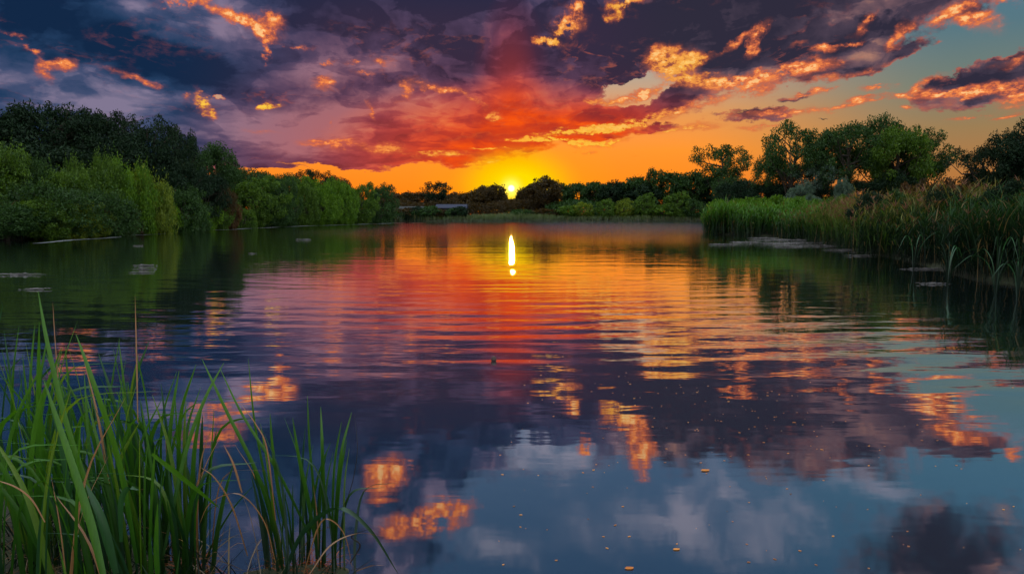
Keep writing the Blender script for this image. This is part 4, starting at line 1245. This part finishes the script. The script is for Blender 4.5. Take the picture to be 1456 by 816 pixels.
# arching sedge leaves in front of the dark reeds at the right edge
for j, (px, d, nn, lab) in enumerate([(1420, 13.6, 11, 'big pale sedge with arching leaves at the right edge'), (1350, 15.5, 9, 'arching sedge left of the big pale one in the right reeds'),
                                      (1452, 12.6, 9, 'sedge cut by the right edge of the photo'), (1300, 19.5, 8, 'low sedge tuft where the right reeds meet open water')]):
    p = across(px, d)
    bl = []
    for i in range(nn):
        a = RB.uniform(0, 6.28)
        L_ = RB.uniform(0.9, 1.7)
        o_ = Vector((math.cos(a), math.sin(a) * 0.6, 0))
        bl.append(([Vector((0, 0, -0.1)), o_ * L_ * 0.15 + Vector((0, 0, L_ * 0.5)), o_ * L_ * 0.5 + Vector((0, 0, L_ * 0.72)), o_ * L_ * 0.9 + Vector((0, 0, L_ * 0.45))], 0.020, MAT_REED_DARK if i % 3 else MAT_NEAR2, a + 1.57))
    clump((p.x, p.y, 0.0), bl, lab, name='sedge', category='sedge')

# ------------------------------------------------------------------ things on and over the water
def pad_mesh(seed, lx, ly, curl):
    rr_ = random.Random(seed)
    V = [(0, 0, 0.004 + curl * 0.2)]
    K = 9
    for j in range(K):
        a = 2 * math.pi * j / K
        q = rr_.uniform(0.75, 1.1)
        V.append((lx * q * math.cos(a), ly * q * math.sin(a), 0.004 + curl * abs(math.cos(a)) * rr_.uniform(0.5, 1.2)))
    return V, [(0, 1 + j, 1 + (j + 1) % K) for j in range(K)]


m, g = new_mat('dead_leaf')
oi = g.node('ShaderNodeObjectInfo')
p = g.node('ShaderNodeBsdfPrincipled')
g.put(p.inputs['Base Color'], g.ramp(oi.outputs['Random'], [(0.0, (0.10, 0.04, 0.012, 1)), (0.4, (0.55, 0.17, 0.025, 1)), (1.0, (0.80, 0.34, 0.06, 1))]))
p.inputs['Roughness'].default_value = 0.5
DEAD = finish(m, g, p.outputs[0])
flm = [mesh_from('floating_leaf', *pad_mesh(i, 0.015, 0.008, 0.002), DEAD) for i in range(5)]
rs = random.Random(9)
spots = []
while len(spots) < 250:
    x_, y_ = rs.gauss(1000, 110), rs.gauss(578, 58)
    if rs.random() < 0.35:
        x_, y_ = rs.uniform(700, 1456), rs.uniform(500, 816)
    if 330 < y_ < 816 and 560 < x_ < 1456 and y_ > 500:
        spots.append((x_, y_))
for i, (x_, y_) in enumerate(spots):
    q = ground_at(x_, y_)
    sc = rs.uniform(0.2, 0.72) * (0.7 + 0.06 * q.y) * (1.5 if rs.random() < 0.08 else 1.0)
    link('floating_leaf', flm[i % 5], loc=(q.x, q.y, 0.001), rot=(0, 0, rs.uniform(-0.7, 0.7)), scale=(sc, sc, sc * 0.4),
         label='tiny dead leaf floating on the calm water, one of the scattered specks', category='floating leaf', group='dead leaf specks floating on the water')
for lab, x_, y_, s_ in (('largest orange leaf floating below the middle of the specks', 1003, 669, 2.2), ('orange leaf floating at the bottom centre edge', 895, 808, 1.6), ('pale leaf afloat alone on the bottom water right of centre', 962, 781, 1.3)):
    q = ground_at(x_, y_)
    link('floating_leaf', flm[1], loc=(q.x, q.y, 0.001), scale=(s_, s_, s_ * 0.4), label=lab, category='floating leaf')

# dark bud-like float on the open water
m, g = new_mat('dark_husk')
p = g.node('ShaderNodeBsdfPrincipled')
tc = g.node('ShaderNodeTexCoord')
g.put(p.inputs['Base Color'], g.ramp(g.noise(tc.outputs['Object'], 60, 3), [(0.3, (0.01, 0.006, 0.005, 1)), (0.7, (0.05, 0.02, 0.015, 1))]))
p.inputs['Roughness'].default_value = 0.4
HUSK = finish(m, g, p.outputs[0])
q = ground_at(702, 513)
bm = bmesh.new()
bmesh.ops.create_uvsphere(bm, u_segments=14, v_segments=10, radius=0.030)
for v in bm.verts:
    if v.co.z > 0.02:
        v.co.z *= 1.35
    v.co.x *= 1 + 0.15 * math.sin(v.co.z * 90)
me = bpy.data.meshes.new('seed_pod')
bm.to_mesh(me)
bm.free()
me.materials.append(HUSK)
link('seed_pod', me, loc=(q.x, q.y, 0.012), label='small round dark seed pod floating in the middle of the lake view', category='seed pod')

# floating scum and reed litter near the right reeds and along the left bank
m, g = new_mat('pale_litter')
pos = g.node('ShaderNodeNewGeometry').outputs['Position']
n1 = g.noise(g.vm('MULTIPLY', pos, (1.0, 3.0, 1)), 3.0, 4)
p = g.node('ShaderNodeBsdfPrincipled')
g.put(p.inputs['Base Color'], g.ramp(n1, [(0.3, (0.03, 0.03, 0.03, 1)), (0.7, (0.14, 0.125, 0.13, 1))]))
p.inputs['Roughness'].default_value = 0.35
LITTER = finish(m, g, p.outputs[0])
rl = random.Random(21)


def mat_strip(cx, cy, lx, ly, label, group=None):
    V, F_ = [], []
    for j in range(int(34 + lx * 30)):
        x0, y0 = rl.gauss(0, 0.42) * lx, rl.gauss(0, 0.5) * ly * 1.6
        a, L_, w_ = rl.gauss(0, 0.22), rl.uniform(0.06, 0.34) * min(1.0, lx), rl.uniform(0.006, 0.02) * (0.4 + cy / 45)
        c_, s_ = math.cos(a), math.sin(a)
        z_ = 0.004 + 0.0006 * j
        if j % 4 == 0:
            L_, w_, a = L_ * 0.5, w_ * 2.2, a * 3
        k_ = len(V)
        V += [(x0 - c_ * L_ + s_ * w_, y0 - s_ * L_ - c_ * w_, z_), (x0 + c_ * L_ + s_ * w_ * .4, y0 + s_ * L_ - c_ * w_ * .4, z_ + .002),
              (x0 + c_ * L_ - s_ * w_ * .4, y0 + s_ * L_ + c_ * w_ * .4, z_ + .002), (x0 - c_ * L_ - s_ * w_, y0 - s_ * L_ + c_ * w_, z_), (x0, y0, z_ + w_)]
        F_ += [(k_, k_ + 1, k_ + 4), (k_ + 1, k_ + 2, k_ + 4), (k_ + 2, k_ + 3, k_ + 4), (k_ + 3, k_, k_ + 4)]
    o = link('floating_litter', mesh_from('floating_litter', V, F_, LITTER), loc=(cx, cy, 0), label=label, category='floating litter')
    if group:
        o['group'] = group


LIT = [(1068, 332, 1.9, .10), (1085, 339, 1.0, .10), (1130, 342, 2.2, .22), (1150, 346, 1.6, .15), (1110, 347, 1.4, .10), (1060, 345, .9, .06), (1165, 350, 1.1, .10), (1120, 351, 1.0, .06), (1025, 348, .7, .05),
       (1210, 356, 1.2, .12), (1240, 360, .9, .10), (1225, 364, .6, .06), (1260, 357, .9, .1), (1300, 383, .35, .035), (1330, 383, .5, .03), (1330, 404, .33, .03)]
for i, (x_, y_, lx, ly) in enumerate(LIT):
    q = ground_at(x_, y_)
    mat_strip(q.x, q.y, lx, ly, 'pale flat patch of floating reed litter off the right reeds, {} from the left'.format((ORD)[sorted(LIT).index(LIT[i])]), 'floating litter off the right reeds')
LIT2 = [(205, 378, .55, .05), (205, 383, .5, .05), (202, 388, .45, .05), (25, 391, 1.0, .05), (48, 412, .55, .02), (198, 350, .4, .06), (430, 341, .8, .08), (358, 361, .2, .03)]
for i, (x_, y_, lx, ly) in enumerate(LIT2):
    q = ground_at(x_, y_)
    mat_strip(q.x, q.y, lx * 0.7, ly * 0.5, 'thin pale streak of scum on the dark left water, {} from the left'.format(ORD[sorted(LIT2).index(LIT2[i])]), 'scum streaks on the left water')
# pale line of foam along the left waterline
edge = [(0, 346), (60, 342.5), (150, 335.5), (250, 329), (330, 325.2), (400, 322), (480, 319.6), (556, 317.3), (620, 316.6)]
V, Fc = [], []
rl = random.Random(3)
ep = [ground_at(*e_) for e_ in edge]
fine_e = []
for a_, b_ in zip(ep[:-1], ep[1:]):
    for k in range(10):
        fine_e.append(a_.lerp(b_, k / 10))
for p_ in fine_e:
    w_ = 0.42 * rl.uniform(0.5, 1.1) * (p_.y / 70.0) ** 1.2
    p_ = p_ + Vector((1.6 + 0.4 * math.sin(p_.y * 0.7), 0, 0))
    V += [(p_.x - w_, p_.y - w_, 0.006), (p_.x + w_, p_.y + w_, 0.006)]
for i in range(len(fine_e) - 1):
    Fc.append((2 * i, 2 * i + 1, 2 * i + 3, 2 * i + 2))
FOAM = bpy.data.materials['pale_litter'].copy()
FOAM.name = 'foam'
for nd_ in FOAM.node_tree.nodes:
    if nd_.type == 'VALTORGB':
        nd_.color_ramp.elements[0].color = (0.10, 0.11, 0.12, 1)
        nd_.color_ramp.elements[1].color = (0.40, 0.42, 0.45, 1)
link('foam_line', mesh_from('foam_line', V, Fc, FOAM), label='thin pale foam line on the water along the left bank', category='foam', kind='stuff')

# ------------------------------------------------------------------ low buildings behind the far shore
def paint(name, col, rough=0.6):
    m, g = new_mat(name)
    tc = g.node('ShaderNodeTexCoord')
    n = g.noise(tc.outputs['Object'], 1.5, 4)
    p = g.node('ShaderNodeBsdfPrincipled')
    g.put(p.inputs['Base Color'], g.mix(n, col + (1,), tuple(c * 0.7 for c in col) + (1,)))
    p.inputs['Roughness'].default_value = rough
    return finish(m, g, p.outputs[0])


BLUE, GREY, DARKG = paint('blue_sheet', (0.006, 0.014, 0.055)), paint('grey_sheet', (0.012, 0.016, 0.016)), paint('dark_opening', (0.01, 0.012, 0.015))
WHITE = paint('pale_frame', (0.03, 0.05, 0.15))


def box(x0, x1, y0, y1, z0, z1):
    v = [(x0, y0, z0), (x1, y0, z0), (x1, y1, z0), (x0, y1, z0), (x0, y0, z1), (x1, y0, z1), (x1, y1, z1), (x0, y1, z1)]
    return v, [(0, 3, 2, 1), (4, 5, 6, 7), (0, 1, 5, 4), (1, 2, 6, 5), (2, 3, 7, 6), (3, 0, 4, 7)]


def barn(x0, x1, ytop, dist, wall, roof, label, name, hroof=0.9, nwin=4):
    a, b = across(x0, dist), across(x1, dist)
    cx, W = (a.x + b.x) / 2, b.x - a.x
    H = CAM_H + (305 - ytop) / 970 * dist
    e = link(name, None, loc=(cx, dist, 0.3), label=label, category='barn')
    he = H - hroof - 0.3
    link('wall', mesh_from('wall', *box(-W / 2, W / 2, 0, 6, 0, he), wall), e)
    v = [(-W / 2 - .3, -.4, he + .003), (W / 2 + .3, -.4, he + .003), (W / 2 + .3, 6.4, he + .003), (-W / 2 - .3, 6.4, he + .003), (-W / 2 - .3, 3, he + hroof), (W / 2 + .3, 3, he + hroof)]
    link('roof', mesh_from('roof', v, [(0, 1, 5, 4), (3, 4, 5, 2), (0, 4, 3), (1, 2, 5), (0, 3, 2, 1)], roof), e)
    for i in range(nwin):
        xx = -W / 2 + W * (i + 0.5) / nwin
        w = link('window', mesh_from('window', *box(xx - .5, xx + .5, -.05, .02, he * .4, he * .8), DARKG), e)
        link('frame', mesh_from('frame', *box(xx - .58, xx + .58, -.03, .01, he * .35, he * .85), WHITE), w)
    return e


barn(621, 662, 290.5, 160, BLUE, BLUE, 'low blue barn behind the far shore left of the sun', 'blue_barn')
barn(568, 600, 293.5, 162, GREY, GREY, 'low grey shed behind the far shore left of the blue barn', 'grey_shed', 1.0, 2)

# ------------------------------------------------------------------ bird
m, g = new_mat('bird_black')
p = g.node('ShaderNodeBsdfPrincipled')
p.inputs['Base Color'].default_value = (0.02, 0.02, 0.02, 1)
BIRD = finish(m, g, p.outputs[0])
q = sight(1170, 170, 60)
bm = bmesh.new()
prof = [(-0.22, 0.012), (-0.14, 0.035), (0.0, 0.055), (0.10, 0.045), (0.15, 0.03), (0.20, 0.028), (0.25, 0.006)]
rings = []
for x_, r_ in prof:
    rings.append([bm.verts.new((x_, r_ * math.cos(a), r_ * math.sin(a) * 0.85)) for a in [k * math.pi / 4 for k in range(8)]])
for a_, b_ in zip(rings[:-1], rings[1:]):
    for k in range(8):
        bm.faces.new((a_[k], a_[(k + 1) % 8], b_[(k + 1) % 8], b_[k]))
bm.faces.new(rings[0])
bm.faces.new(rings[-1][::-1])
for s in (-1, 1):
    pts = [(0.09, 0.04), (0.11, 0.25), (0.02, 0.48), (-0.05, 0.25), (-0.07, 0.04)]
    zz = [0, 0.08, 0.03, 0.07, 0]
    up = [bm.verts.new((x_, s * y_, z_ + 0.012)) for (x_, y_), z_ in zip(pts, zz)]
    dn = [bm.verts.new((x_, s * y_, z_ - 0.004)) for (x_, y_), z_ in zip(pts, zz)]
    bm.faces.new(up)
    bm.faces.new(dn[::-1])
    for k in range(5):
        bm.faces.new((up[k], up[(k + 1) % 5], dn[(k + 1) % 5], dn[k]))
me = bpy.data.meshes.new('bird')
bm.to_mesh(me)
bm.free()
me.materials.append(BIRD)
link('bird', me, loc=q, rot=(0.2, 0, 0.6), label='tiny dark bird flying above the right bank trees', category='bird')
